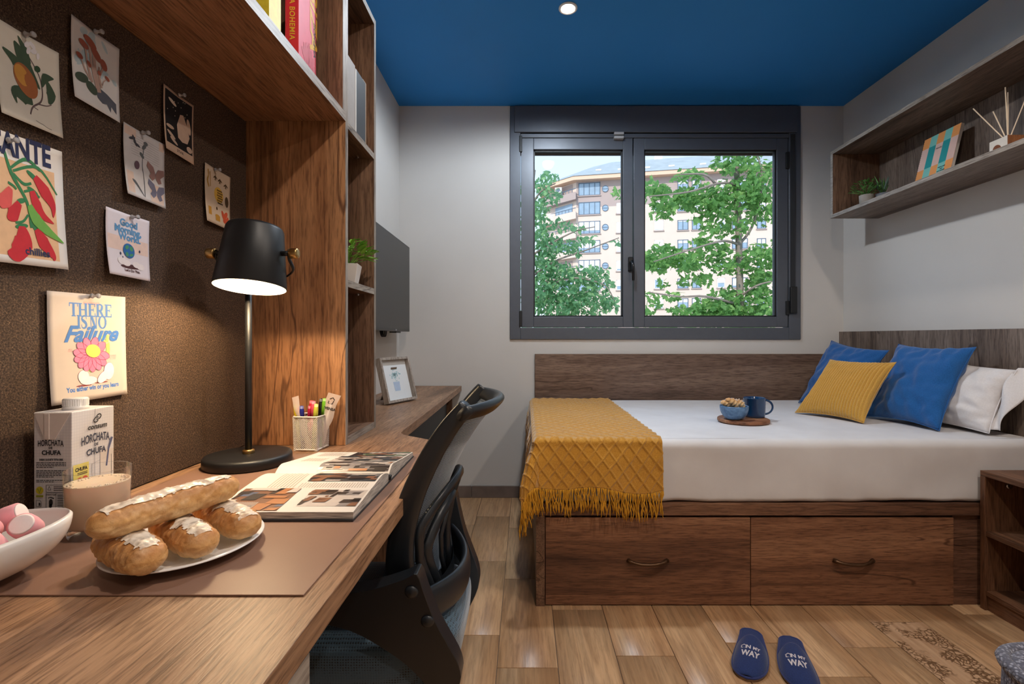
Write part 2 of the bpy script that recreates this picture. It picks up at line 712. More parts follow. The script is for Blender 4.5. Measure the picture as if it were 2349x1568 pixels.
sh.build('roller_shutter', plain('shutter_grey_beige', (140, 136, 130), 0.6), win, bevel=0.004)

# ---- downlights in the ceiling (one is in the picture, the others are unseen and added as fill light)
housing_m = plain('downlight_ring_white', (235, 233, 230), 0.35)
emit = NT('downlight_glow')
em = emit.add('Emission')
em.inputs['Color'].default_value = (1.0, 0.90, 0.80, 1)
em.inputs['Strength'].default_value = 26.0
emit.link(em.outputs[0], emit.out.inputs['Surface'])


def downlight(x, y, watts, label, cone=128, soft=0.75, colr=(1.0, 0.87, 0.75)):
    d = thing('ceiling_downlight', (x, y, ZC), label=label, cat='ceiling light', group='recessed downlights in the blue ceiling')
    MB().lathe([(0.030, -0.0005), (0.034, -0.006), (0.040, -0.006), (0.043, -0.0035), (0.043, -0.0005)], seg=40).build('trim_ring', housing_m, d, smooth=True)
    MB().lathe([(0.0001, -0.003), (0.030, -0.003)], seg=32).build('lens', emit.m, d)
    l = bpy.data.lights.new('downlight_lamp', 'SPOT')
    l.energy = watts
    l.color = colr
    l.spot_size = math.radians(cone)
    l.spot_blend = soft
    l.shadow_soft_size = 0.045
    lo = bpy.data.objects.new('downlight_lamp', l)
    COL.objects.link(lo)
    lo.parent = d
    lo.location = (0, 0, -0.012)


downlight(0.196, 2.219, DOWNLIGHT_WATTS * 1.4, 'small round white recessed downlight glowing in the blue ceiling', 176, 0.35, (0.82, 0.91, 1.0))
downlight(1.35, 0.75, DOWNLIGHT_WATTS * 1.2, 'unseen recessed downlight added as fill in the ceiling above the floor before the bed', 165, 0.5)
downlight(0.30, 0.45, DOWNLIGHT_WATTS * 1.2, 'unseen recessed downlight added as fill in the ceiling above the desk chair', 172, 0.4)
downlight(0.8, -0.8, DOWNLIGHT_WATTS, 'unseen recessed downlight added as fill in the ceiling behind the desk')

# ================================================================== outside
GZ = -4.0
MB().box(-120, 140, 4, 160, GZ - 0.2, GZ).build('ground', plain('street_ground', (150, 145, 135), 0.9), kind='structure')

# ---- apartment block: facade plane through two measured sight lines
BY0 = 70.0
P0 = Vector(((1322 - VX) * BY0 / FPX, BY0, 0))
YAW = math.radians(-11)
U = Vector((math.cos(YAW), math.sin(YAW), 0))
Nf = Vector((U.y, -U.x, 0))


def fac(px, py):
    """sight line -> facade coordinates (u along the wall, z)"""
    d = Vector(((px - VX) / FPX, 1, -(py - VY) / FPX))
    t = (P0 - Vector((0, 0, EYE)) + Vector((0, 0, 0))).dot(Nf) / d.dot(Nf)
    p = Vector((0, 0, EYE)) + d * t
    return (p - P0).dot(U), p.z


bld = thing('apartment_building', (P0.x, P0.y, GZ), YAW, label='tall pale pink apartment block with grey hipped roof outside the window', cat='building')
b_pink = plain('building_render_pink', (226, 206, 192), 0.85, spec=0.1, var=0.03, vscale=0.5)
b_grey = plain('building_render_greyish', (184, 166, 160), 0.85, spec=0.1, var=0.03, vscale=0.5)
b_orange = plain('building_eave_peach', (232, 196, 170), 0.85, spec=0.1)
b_roof = plain('building_roof_slate', (166, 174, 176), 0.8, spec=0.1, var=0.08, vscale=0.8)
b_win = plain('building_window_frame', (92, 110, 128), 0.5)
b_white = plain('building_shutter_white', (232, 230, 228), 0.7)
b_glass = plain('building_window_glass', (150, 172, 192), 0.12, spec=0.8, var=0.1, vscale=1.0)


def fz(py, px=1400):
    return fac(px, py)[1] - GZ


u1 = fac(1900, 500)[0]
ze = fz(413, 1400)
zb_ = fz(473, 1400)
LB = 5.2     # left chamfered bay, runs back at 45 degrees
MB().box(0, u1, 0, 14, 0, zb_).build('wall', b_pink, bld)
MB().box(0, u1, 0, 14, zb_, ze).build('upper_wall', b_grey, bld)
m = MB()
# eave slab following facade and chamfer
ov = 1.1
out = [(-LB - ov, LB * 0.8 - ov), (-0.3, -ov), (u1 + 1, -ov), (u1 + 1, 15), (-LB - ov, 15)]
m.prism(out, lambda a, b: (a, b, ze), lambda a, b: (a, b, ze + 0.55))
m.build('eave', b_orange, bld)
m = MB()
out2 = [(-LB - ov - .1, LB * 0.8 - ov), (-0.3, -ov - .1), (u1 + 1, -ov - .1), (u1 + 1, 15), (-LB - ov - .1, 15)]
n = len(out2)
top = [(2.0, 7.0), (5.0, 5.5), (u1 + 1, 5.5), (u1 + 1, 9.0), (2.0, 9.0)]
zt = (VY - 372) * 74.5 / FPX + EYE - GZ
m.v = [(a, b, ze + 0.55) for a, b in out2] + [(a, b, zt) for a, b in top]
for i in range(n):
    j = (i + 1) % n
    m.f.append((i, j, n + j, n + i))
m.f.append(tuple(range(n, 2 * n)))
m.build('roof', b_roof, bld)
for px, py in ((1372, 389), (1423, 388), (1484, 384), (1540, 380), (1612, 376)):
    u, z = fac(px, py)
    k = (z - GZ - ze - 0.55) / (zt - ze - 0.55)
    yy = -ov + k * (5.5 + ov)
    uu = u * (1 + yy / 75)
    zz = z - GZ + (z - EYE) * yy / 75
    kk = (zz - ze - 0.55) / (zt - ze - 0.55)
    yy = -ov + kk * (5.5 + ov)
    MB().box(uu - 0.4, uu + 0.4, yy - 0.3, yy + 0.3, zz - 0.1, zz + 0.12).build('skylight', b_white, bld)
for px in (1504, 1622):
    u = fac(px, 372)[0] * 1.07
    c = MB()
    c.box(u - 0.6, u + 0.6, 5.4, 6.6, zt - 0.6, zt + 1.6).box(u - 0.85, u + 0.85, 5.2, 6.8, zt + 1.6, zt + 1.8)
    c.build('chimney', b_white, bld)


def window(px0, px1, ya, yb, panes=2, shutter=0.0, dark=True):
    u0, z1 = fac(px0, ya)
    ub, z0 = fac(px1, yb)
    z0 -= GZ
    z1 -= GZ
    t_ = 0.10
    f = MB()
    f.box(u0, u0 + t_, -0.09, 0.05, z0, z1).box(ub - t_, ub, -0.09, 0.05, z0, z1)
    f.box(u0, ub, -0.09, 0.05, z0, z0 + t_).box(u0, ub, -0.09, 0.05, z1 - t_, z1)
    for i in range(1, panes):
        x = u0 + (ub - u0) * i / panes
        f.box(x - 0.05, x + 0.05, -0.08, 0.05, z0, z1)
    wo = f.build('window', b_win if dark else b_white, bld)
    MB().box(u0, ub, -0.04, 0.02, z0, z1).build('pane', b_glass, wo)
    if shutter:
        MB().box(u0 + t_ / 2, ub - t_ / 2, -0.075, 0.0, z1 - (z1 - z0) * shutter, z1).build('shutter', b_white, wo)
    MB().box(u0 - 0.1, ub + 0.1, -0.16, 0.02, z0 - 0.12, z0).build('sill', b_grey, wo)


for i in range(6):
    ya = 420 + 44 * i
    window(1327, 1377, ya + 0.5, ya + 27, 4, shutter=(0, 0, 0.75, 0.6, 0.85, 0.4)[i])
    c = fac(1388.5, ya + 13)
    f = MB()
    f.lathe([(0.46, -0.02), (0.46, 0.1), (0.40, 0.1), (0.40, -0.02)], (c[0], 0, c[1] - GZ), 24, (0, -1, 0))
    f.box(c[0] - 0.42, c[0] + 0.42, -0.09, 0.0, c[1] - GZ - 0.03, c[1] - GZ + 0.03)
    wo = f.build('round_window', b_win, bld)
    MB().lathe([(0.41, -0.01), (0.41, 0.05)], (c[0], 0, c[1] - GZ), 24, (0, -1, 0)).build('pane', b_glass, wo)
    if i:
        window(1414, 1436, ya + 2, ya + 25, 2, shutter=(0, .95, .95, .9, .8, .6)[i], dark=False)
for i, ya in enumerate((414, 463, 506, 551, 596, 640, 685)):
    for j, (a, b, n_) in enumerate(((1501, 1522, 1), (1554, 1579, 2), (1587, 1608, 2), (1645, 1663, 1), (1679, 1715, 3), (1736, 1757, 2))):
        if i == 0 and j == 0:
            continue
        s_ = [0.9, 0.15, 0.1, 0.3, 0.2, 0.0][j] if i == 2 else [0.75, 0.4, 0.5, 0.8, 0.35, 0.1][(i + j) % 6]
        window(a, b, ya - j * 0.8, ya + 22 - j * 0.8, n_, shutter=s_, dark=(j not in (0, 3)))
# chamfered corner with balconies
ang = (-1, 0.8)
ln = math.hypot(*ang)
wall = MB()
wall.prism([(0, 0.02), (-LB, LB * 0.8 + 0.02), (-LB, 14), (0, 14)], lambda a, b: (a, b, 0), lambda a, b: (a, b, ze))
wall.build('corner_wall', b_pink, bld)
for i in range(6):
    zf = fz(452 + 44 * i, 1322)
    bal = MB()
    bal.prism([(0.0, -0.9), (-LB - 0.6, LB * 0.8 - 0.9), (-LB - 0.6, LB * 0.8 + 0.6), (0.0, 0.1)],
              lambda a, b: (a, b, zf - 0.5), lambda a, b: (a, b, zf + 0.55))
    bo = bal.build('balcony', b_grey if i == 0 else b_pink, bld)
    rl = MB()
    for k in range(9):
        t_ = 0.1 + k / 9 * 0.85
        a, b = -(LB + 0.4) * t_, -0.85 + (LB * 0.8) * t_
        rl.box(a - 0.04, a + 0.04, b - 0.04, b + 0.04, zf + 0.5, zf + 1.0)
    rl.prism([(0, -0.9), (-LB - 0.5, LB * 0.8 - 0.85), (-LB - 0.5, LB * 0.8 - 0.75), (0, -0.8)], lambda a, b: (a, b, zf + 0.98), lambda a, b: (a, b, zf + 1.06))
    rl.build('railing', b_win, bo)
    d = MB()
    d.prism([(-0.6, 0.42), (-3.4, 2.66), (-3.4, 2.76), (-0.6, 0.52)], lambda a, b: (a, b, zf + 0.5), lambda a, b: (a, b, zf + 2.0))
    d.build('balcony_door', b_glass if i % 2 else b_grey, bld)
ac = MB()
zf = fz(452, 1322)
ac.box(-3.2, -2.2, 0.6, 1.1, zf + 1.0, zf + 1.75)
aco = ac.build('air_conditioner', b_white, bld)
MB().lathe([(0.28, 0), (0.28, 0.03)], (-2.7, 0.6, zf + 1.37), 20, (0, -1, 0)).build('fan_grille', b_win, aco)

# ---- trees
bark = plain('tree_bark_grey', (134, 122, 112), 0.9, var=0.2, vscale=12, bump=0.4, bscale=60)


def leaf_mat(name, a, b, c):
    t = NT(name)
    oi = t.add('ObjectInfo')
    geo = t.add('NewGeometry')
    f = t.noise(t.coords((1, 1, 1)), 9, 2)
    t.color(t.ramp(f, [(0.3, lin(a)), (0.5, lin(b)), (0.7, lin(c))]))
    t.set(0.55, 0, 0.3)
    tl = t.add('BsdfTranslucent')
    tl.inputs['Color'].default_value = lin(c)
    ms = t.add('MixShader')
    ms.inputs[0].default_value = 0.42
    t.link(t.b.outputs[0], ms.inputs[1])
    t.link(tl.outputs[0], ms.inputs[2])
    t.link(ms.outputs[0], t.out.inputs['Surface'])
    return t.m


def ginkgo_leaf(s):
    pts = [(0, 0)]
    for i in range(9):
        a = math.radians(28 + 124 * i / 8)
        r = s * (0.92 + 0.12 * math.sin(i * 2.4)) * (0.72 if i == 4 else 1)
        pts.append((r * math.cos(a), r * math.sin(a)))
    return [(x, y, 0.10 * s * math.sin(x / s * 3)) for x, y in pts]


def pointed_leaf(s):
    prof = [(0, 0), (0.20, 0.25), (0.27, 0.5), (0.19, 0.78), (0, 1.1), (-0.19, 0.78), (-0.27, 0.5), (-0.20, 0.25)]
    return [(x * s, y * s, -0.16 * s * (y ** 2) + abs(x) * 0.3 * s) for x, y in prof]


def tree(name, label, trunk, branches, clusters, Y, depth, leaf, size, mat, seed):
    rg = random.Random(seed)
    base = Vector(trunk[0])
    t = thing(name, base, label=label, cat='tree')
    MB().tube([Vector(p) - base for p in trunk], [0.055 - 0.03 * i / len(trunk) for i in range(len(trunk))], 10).build('trunk', bark, t, smooth=True)
    for br in branches:
        pts = smoothpts([Vector(p) - base for p in br], 4)
        MB().tube(pts, [0.020 - 0.014 * i / len(pts) for i in range(len(pts))], 6).build('branch', bark, t, smooth=True)
    proto = leaf(size)
    vert = []
    for (cx, cy, rx, ry, dens) in clusters:
        cnt = max(6, int(rx * ry * dens * (1.75 if leaf is pointed_leaf else 1.1)))
        for _ in range(cnt):
            while True:
                a, b, c_ = rg.uniform(-1, 1), rg.uniform(-1, 1), rg.uniform(-1, 1)
                if a * a + b * b + c_ * c_ < 1:
                    break
            YY = Y + c_ * depth
            p = at(cx + a * rx, cy + b * ry, YY) - base
            R = Matrix.Rotation(rg.uniform(0, 2 * PI), 3, 'Z') @ Matrix.Rotation(rg.gauss(PI / 2.0, 0.75), 3, 'X')
            R = R @ Matrix.Rotation(PI + rg.gauss(0, 0.9), 3, 'Z')
            vert.append((YY, p, R, rg.uniform(0.7, 1.15)))
    vert.sort(key=lambda q: q[0])
    # leaves nearest to the room are single parts, the rest one crown
    me = bpy.data.meshes.new('leaf')
    me.from_pydata(proto, [], [tuple(range(len(proto)))])
    me.materials.append(mat)
    for (_, p, R, s) in vert[:290]:
        o = bpy.data.objects.new('leaf', me)
        COL.objects.link(o)
        o.parent = t
        o.location = p
        o.rotation_euler = R.to_euler()
        o.scale = (s, s, s)
    cm = MB()
    for (_, p, R, s) in vert[290:]:
        n = len(cm.v)
        cm.v += [tuple(p + R @ (Vector(q) * s)) for q in proto]
        cm.f.append(tuple(range(n, n + len(proto))))
    cm.build('foliage', mat, t, recalc=False, kind='stuff')
    return t


GY = 6.6
gk = [(1700, 378, 80, 22, .075), (1742, 425, 42, 50, .08), (1700, 440, 60, 42, .08), (1580, 402, 45, 16, .06), (1500, 432, 32, 22, .09),
      (1545, 455, 62, 24, .09), (1605, 452, 60, 28, .085), (1520, 482, 34, 18, .07), (1655, 470, 52, 40, .08), (1748, 482, 34, 34, .07),
      (1640, 520, 34, 22, .06), (1590, 500, 30, 8, .05), (1525, 582, 46, 26, .09), (1512, 602, 34, 22, .09), (1575, 598, 48, 30, .075),
      (1622, 560, 42, 24, .075), (1655, 592, 40, 32, .07), (1692, 606, 28, 30, .06), (1742, 600, 44, 46, .08), (1600, 638, 44, 16, .07),
      (1522, 648, 18, 10, .06), (1490, 690, 30, 26, .06), (1545, 678, 24, 10, .06), (1685, 690, 80, 32, .085), (1745, 655, 38, 40, .085),
      (1580, 712, 50, 18, .09), (1645, 708, 60, 26, .09), (1705, 716, 80, 20, .09), (1765, 700, 20, 28, .07), (1416, 442, 14, 11, .08),
      (1700, 520, 30, 30, .05), (1800, 560, 30, 160, .05), (1600, 760, 200, 25, .06), (1700, 340, 90, 20, .06)]
tree('ginkgo_tree', 'ginkgo tree with bright green fan leaves behind the right window pane',
     [at(1700, 773, GY) + Vector((0, 0, GZ - EYE)), at(1699, 760, GY), at(1697, 640, GY), at(1693, 500, GY), at(1690, 400, GY), at(1690, 300, GY)],
     [[at(1696, 560, GY), at(1725, 520, GY), at(1747, 440, GY - .1), at(1745, 380, GY - .2), at(1725, 335, GY - .2)],
      [at(1697, 562, GY), at(1670, 553, GY - .1), at(1640, 556, GY - .3), at(1560, 580, GY - .4), at(1500, 600, GY - .5)],
      [at(1692, 425, GY), at(1650, 420, GY - .2), at(1580, 440, GY - .3), at(1490, 450, GY - .4)],
      [at(1698, 680, GY), at(1735, 655, GY - .2), at(1770, 645, GY - .3)],
      [at(1640, 420, GY - .2), at(1615, 400, GY - .3), at(1560, 400, GY - .3)],
      [at(1700, 700, GY), at(1620, 680, GY - .3), at(1560, 680, GY - .3), at(1490, 670, GY - .3)]],
     gk, GY, 0.32, ginkgo_leaf, 0.075, leaf_mat('ginkgo_leaf_green', (62, 108, 56), (104, 152, 82), (158, 198, 120)), 3)
LY = 8.5
lt = [(1245, 425, 22, 30, .08), (1268, 405, 22, 12, .07), (1272, 450, 22, 16, .08), (1242, 475, 20, 30, .09), (1238, 530, 22, 40, .09), (1280, 512, 25, 14, .06),
      (1312, 520, 36, 10, .05), (1265, 562, 36, 30, .08), (1305, 560, 30, 20, .06), (1345, 547, 24, 14, .06), (1322, 572, 24, 14, .06), (1415, 552, 14, 8, .06),
      (1250, 605, 36, 36, .10), (1292, 620, 40, 24, .09), (1240, 665, 32, 50, .11), (1300, 662, 60, 38, .10), (1352, 628, 34, 24, .09), (1382, 648, 28, 20, .08),
      (1358, 690, 50, 30, .10), (1280, 702, 60, 26, .11), (1402, 692, 22, 22, .07), (1385, 615, 22, 8, .05), (1300, 745, 130, 30, .07), (1190, 560, 40, 160, .04)]
tree('broadleaf_tree', 'leafy tree with drooping pointed leaves behind the left window pane',
     [at(1215, 773, LY) + Vector((0, 0, GZ - EYE)), at(1215, 760, LY), at(1212, 600, LY), at(1214, 480, LY), at(1225, 390, LY)],
     [[at(1214, 590, LY), at(1260, 560, LY - .2), at(1320, 530, LY - .3), at(1365, 520, LY - .3)],
      [at(1213, 640, LY), at(1270, 600, LY - .2), at(1340, 575, LY - .3), at(1420, 545, LY - .4)],
      [at(1214, 480, LY), at(1240, 440, LY - .2), at(1275, 420, LY - .2)],
      [at(1215, 700, LY), at(1290, 640, LY - .2), at(1380, 650, LY - .3), at(1410, 690, LY - .3)]],
     lt, LY, 0.5, pointed_leaf, 0.105, leaf_mat('broadleaf_green', (66, 112, 80), (100, 150, 108), (164, 204, 146)), 8)

# ================================================================== desk run along the left wall
DZ = 0.73
CX = -0.815      # cork face
cork = NT('dark_cork')
v = cork.coords()
n1 = cork.noise(v, 330, 3, 0.6)
vo = cork.add('TexVoronoi')
vo.inputs['Scale'].default_value = 330
cork.link(v, vo.inputs['Vector'])
n3 = cork.noise(v, 60, 3)
base = cork.ramp(n1, [(0.30, lin((38, 30, 25))), (0.52, lin((74, 58, 47))), (0.68, lin((104, 82, 66)))])
flk = cork.ramp(cork.noise(cork.coords((1, 1, 1), (0.6, 0.3, 0.2)), 480, 2, 0.5, 1.5), [(0.62, (0, 0, 0, 1)), (0.72, (1, 1, 1, 1))])
cork.color(cork.mix(base, lin((150, 120, 94)), flk))
cork.set(0.8, 0, 0.25)
cork.bump(n1, 0.5, 0.002)
MB().box(WL + 0.0005, CX, -0.6, 1.411, DZ + 0.003, 1.674).build('cork_board', cork.m, label='dark brown cork pinboard covering the wall behind the desk', cat='pinboard')

desk = thing('desk', (-0.5, 1.2, 0), label='long dark oak desk with a rounded step running along the left wall', cat='desk')
dl = Vector((-0.5, 1.2, 0))
pts = [(-0.822, -0.55), (-0.239, -0.55), (-0.239, 1.45), (-0.372, 1.552)]
pts += [(-0.372 - 0.02, 1.569), (-0.405, 1.588), (-0.413, 1.61), (-0.415, 1.64), (-0.415, 3.148), (-0.822, 3.148)]
MB().prism(pts, lambda a, b: (a - dl.x, b - dl.y, DZ - 0.033), lambda a, b: (a - dl.x, b - dl.y, DZ)).build('desktop', wood('desk_oak', 1, (104, 74, 54), (160, 120, 90), (190, 150, 116), 0.42, 3.1), desk, bevel=0.0018)
MB().box(-0.80 - dl.x, -0.47 - dl.x, 3.10 - dl.y, 3.125 - dl.y, 0.0, DZ - 0.033).build('end_panel', oak_z, desk, bevel=0.001)
MB().box(-0.80 - dl.x, -0.455 - dl.x, 1.80 - dl.y, 1.82 - dl.y, 0.0, DZ - 0.033).build('side_panel', oak_z, desk, bevel=0.001)
MB().box(-0.456 - dl.x, -0.4545 - dl.x, 1.80 - dl.y, 1.82 - dl.y, 0.0, DZ - 0.033).build('edge_strip', edge_band_z, desk)
ped = thing('drawer_pedestal', (-0.5, 0.2, 0), label='dark oak drawer pedestal under the near end of the desk', cat='drawer unit')
MB().box(-0.25, 0.238, -0.15, 0.342, 0.03, DZ - 0.036).build('body', oak_z, ped, bevel=0.001)
for z0, z1 in ((0.05, 0.26), (0.265, 0.46), (0.465, 0.63)):
    dr = MB().box(0.239, 0.257, -0.145, 0.337, z0, z1).build('drawer', oak_y, ped, bevel=0.001)
    MB().box(0.257, 0.262, -0.145, 0.337, z1 - 0.02, z1).build('grip_rail', edge_band, dr)
MB().box(0.245, 0.259, -0.15, 0.342, 0.636, DZ - 0.036).build('top_rail', edge_band, ped, bevel=0.002)
fg = thing('shade_box', (-0.64, 2.45, 0), label='added dark grey box fridge tucked under the far end of the desk', cat='filler')  # added dark box, stands in for the shade under the desk
dark_grey = plain('shade_box_dark_grey', (50, 52, 50), 0.5)
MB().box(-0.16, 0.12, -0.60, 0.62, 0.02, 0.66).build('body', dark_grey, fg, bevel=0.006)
fd = MB().box(0.121, 0.14, -0.60, 0.62, 0.03, 0.655).build('front_panel', dark_grey, fg, bevel=0.004)
MB().box(0.1405, 0.148, -0.58, -0.56, 0.25, 0.60).build('handle', plain('shade_box_handle', (90, 92, 92), 0.3, 0.6), fd, bevel=0.002)
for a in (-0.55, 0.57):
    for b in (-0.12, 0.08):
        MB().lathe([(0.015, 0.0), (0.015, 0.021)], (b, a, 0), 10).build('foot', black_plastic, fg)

# ---- tower bookcase
TX0, TX1, TY0, TY1, TZ1 = -0.8225, -0.525, 1.413, 1.698, 2.154
tw = thing('bookcase_tower', ((TX0 + TX1) / 2, (TY0 + TY1) / 2, DZ), label='narrow dark oak bookcase tower standing on the desk', cat='bookcase')
to = tw.location
TH = 0.018


def tbox(name, x0, x1, y0, y1, z0, z1, mat, par=tw, bev=0.0008, o=None):
    o = to if o is None else o
    return MB().box(x0 - o[0], x1 - o[0], y0 - o[1], y1 - o[1], z0 - o[2], z1 - o[2]).build(name, mat, par, bevel=bev)


lamplit_oak = wood('tower_lamplit_oak', 2, (110, 72, 44), (172, 120, 80), (200, 148, 104), 0.5, 7.7, 0.8)  # orange pool of lamp light is put into this panel's oak colour
sides = []
for ya in (TY0, TY1 - TH):
    s_ = tbox('side_panel', TX0, TX1 - 0.001, ya, ya + TH, DZ + 0.0005, TZ1, lamplit_oak if ya == TY0 else oak_z)
    tbox('edge_strip', TX1 - 0.001, TX1, ya, ya + TH, DZ + 0.0005, TZ1, edge_band_z, s_, 0)
tbox('back_panel', TX0, TX0 + 0.008, TY0 + TH, TY1 - TH, DZ + 0.001, TZ1, oak_z)
for nm, z0, z1 in (('base_board', DZ + 0.0005, DZ + 0.022), ('shelf', 1.195, 1.215), ('shelf', 1.664, 1.684), ('top_board', TZ1 - 0.02, TZ1)):
    s_ = tbox(nm, TX0 + 0.008, TX1 - 0.002, TY0 + TH, TY1 - TH, z0, z1, oak_y)
    tbox('edge_strip', TX1 - 0.002, TX1 - 0.0005, TY0 + TH, TY1 - TH, z0, z1, edge_band, s_, 0)
for z in (1.195, 1.664):
    MB().lathe([(0.006, 0), (0.006, -0.006)], (TX1 - 0.05 - to[0], TY1 - TH - 0.02 - to[1], z - to[2]), 12).build('shelf_pin', chrome, tw)

# ---- overhead shelf above the cork board
OY1 = 1.4125
ov_ = thing('overhead_shelf', (-0.67, 0.4, 1.677), label='long dark oak open shelf box hanging above the cork board', cat='shelf')
oo = ov_.location
over_oak = wood('overhead_oak', 1, (108, 74, 52), (166, 120, 88), (194, 148, 112), 0.5, 6.3)
b_ = tbox('bottom_board', -0.8225, -0.5265, -0.6, OY1, 1.677, 1.702, over_oak, ov_, o=oo)
tbox('edge_strip', -0.5265, -0.525, -0.6, OY1, 1.677, 1.702, edge_band, b_, 0, o=oo)
b_ = tbox('top_board', -0.8225, -0.5265, -0.6, OY1, 2.13, 2.154, oak_y, ov_, o=oo)
tbox('edge_strip', -0.5265, -0.525, -0.6, OY1, 2.13, 2.154, edge_band, b_, 0, o=oo)
b_ = tbox('end_panel', -0.8225, -0.5265, OY1 - 0.02, OY1, 1.7025, 2.1295, oak_z, ov_, o=oo)
tbox('edge_strip', -0.5265, -0.525, OY1 - 0.02, OY1, 1.7025, 2.1295, edge_band_z, b_, 0, o=oo)
tbox('divider', -0.8225, -0.53, 0.45, 0.47, 1.7025, 2.1295, oak_z, ov_, o=oo)
tbox('back_panel', -0.8225, -0.816, -0.6, OY1 - 0.02, 1.7025, 2.1295, oak_y, ov_, o=oo)

# ---- television
tv = thing('television', (-0.76, 2.55, 1.08), label='flat black television hung on the left wall above the photo frame', cat='television')
MB().box(-0.005, 0.04, -0.46, 0.46, 0.0, 0.525).build('body', plain('tv_black', (26, 26, 27), 0.35), tv, bevel=0.004)
MB().box(0.0402, 0.041, -0.45, 0.45, 0.016, 0.515).build('screen', plain('tv_screen', (36, 34, 33), 0.28, spec=0.35, var=0), tv)
MB().box(0.0405, 0.042, 0.13, 0.15, 0.003, 0.011).build('badge', plain('tv_badge', (170, 172, 176), 0.3, 0.5), tv)
MB().box(-0.064, -0.005, -0.1, 0.1, 0.15, 0.35).build('bracket', black_plastic, tv)
for k in range(3):
    MB().tube(bez((-0.02, 0.10 + 0.03 * k, 0.01), (-0.02, 0.11 + .03 * k, -0.05), (-0.04, 0.13 + .02 * k, -0.04), (-0.05, 0.14 + .02 * k, 0.02), 8), 0.004, 6).build('cable', black_plastic, tv, smooth=True)
MB().box(-0.03, 0.01, 0.26, 0.36, -0.008, -0.0005).build('sensor_bar', black_plastic, tv)

# ================================================================== bed
BX0, BX1, BY0b, BY1b = 0.042, 2.0495, 1.880, 3.125
bed = thing('bed', (1.05, 2.5, 0), label='dark oak platform bed base with two large drawers', cat='bed')
bo_ = bed.location


def bbox(name, x0, x1, y0, y1, z0, z1, mat, par=bed, bev=0.001, o=bo_):
    return MB().box(x0 - o[0], x1 - o[0], y0 - o[1], y1 - o[1], z0 - o[2], z1 - o[2]).build(name, mat, par, bevel=bev)


bed_oak = wood('bed_oak', 0, (86, 58, 44), (140, 100, 76), (168, 126, 98), 0.5, 11.7)
bbox('foot_panel', BX0, BX0 + 0.034, BY0b, BY1b, 0.0, 0.351, oak_y)
bbox('platform', BX0, BX1, BY0b, BY1b, 0.353, 0.398, bed_oak)
bbox('head_panel', BX1 - 0.03, BX1, BY0b, BY1b, 0.0, 0.351, oak_y)
bbox('filler_panel', 1.671, BX1 - 0.031, BY0b + 0.012, BY0b + 0.03, 0.0, 0.351, wood('bed_filler_oak', 0, (72, 48, 36), (114, 80, 62), (140, 102, 80), 0.5, 15.0))
bbox('rear_rail', BX0 + 0.035, BX1 - 0.031, BY1b - 0.03, BY1b, 0.0, 0.351, oak_x)
for i, (x0, x1) in enumerate(((0.079, 0.8765), (0.8795, 1.669))):
    d_ = bbox('drawer', x0, x1, BY0b + 0.004, BY0b + 0.024, 0.004, 0.343, wood('bed_drawer_oak_%s' % 'ab'[i], 0, (90, 58, 42), (150, 104, 76), (176, 128, 96), 0.5, 21.0 + 9 * i))
    bbox('drawer_box', x0 + 0.03, x1 - 0.03, BY0b + 0.024, BY0b + 0.6, 0.03, 0.30, oak_y, d_)
    hc = at(1486 if i == 0 else 1958.5, 1287, BY0b)
    hp = []
    for k in range(15):
        t_ = k / 14 * 2 - 1
        hp.append((hc.x - bo_[0] + 0.078 * t_, BY0b - bo_[1] - 0.024 * (1 - abs(t_) ** 3) + 0.004, hc.z - 0.008 * (1 - t_ * t_) + 0.003))
    MB().tube(hp, [0.0085 if abs(k - 7) > 5 else 0.0065 for k in range(15)], 10, flat=0.8).build('handle', plain('bronze_handle', (92, 66, 46), 0.35, 0.75), d_, smooth=True)

# wall panels round the bed
MB().box(0.063, 2.049, 3.136, 3.1605, 0.45, 0.937).build('bed_wall_panel', wood('bed_wall_oak', 0, (74, 57, 48), (126, 100, 85), (154, 129, 112), 0.5, 31.0), label='long dark oak panel on the wall below the window behind the bed', cat='wall panel', bevel=0.001)
MB().box(2.0505, 2.0795, 1.0, 3.1605, 0.25, 1.082).build('headboard', grey_oak_z, label='grey oak headboard panel on the right wall behind the pillows', cat='headboard', bevel=0.001)

# ---- mattress with white sheet
sheet = NT('white_sheet')
v = sheet.coords()
sheet.color(sheet.ramp(sheet.noise(v, 6, 3), [(0.3, lin((218, 214, 214))), (0.7, lin((228, 225, 225)))]))
sheet.set(0.85, 0, 0.2)
sheet.bump(sheet.noise(v, 14, 4, 0.6), 0.12, 0.006)
MX0, MX1, MY0, MY1, MZ0, MZ1 = 0.052, 2.045, 1.888, 3.118, 0.399, 0.644
mt = MB()


def rbox(u, v_):
    """rounded slab swept: u round the section, v along"""
    return None


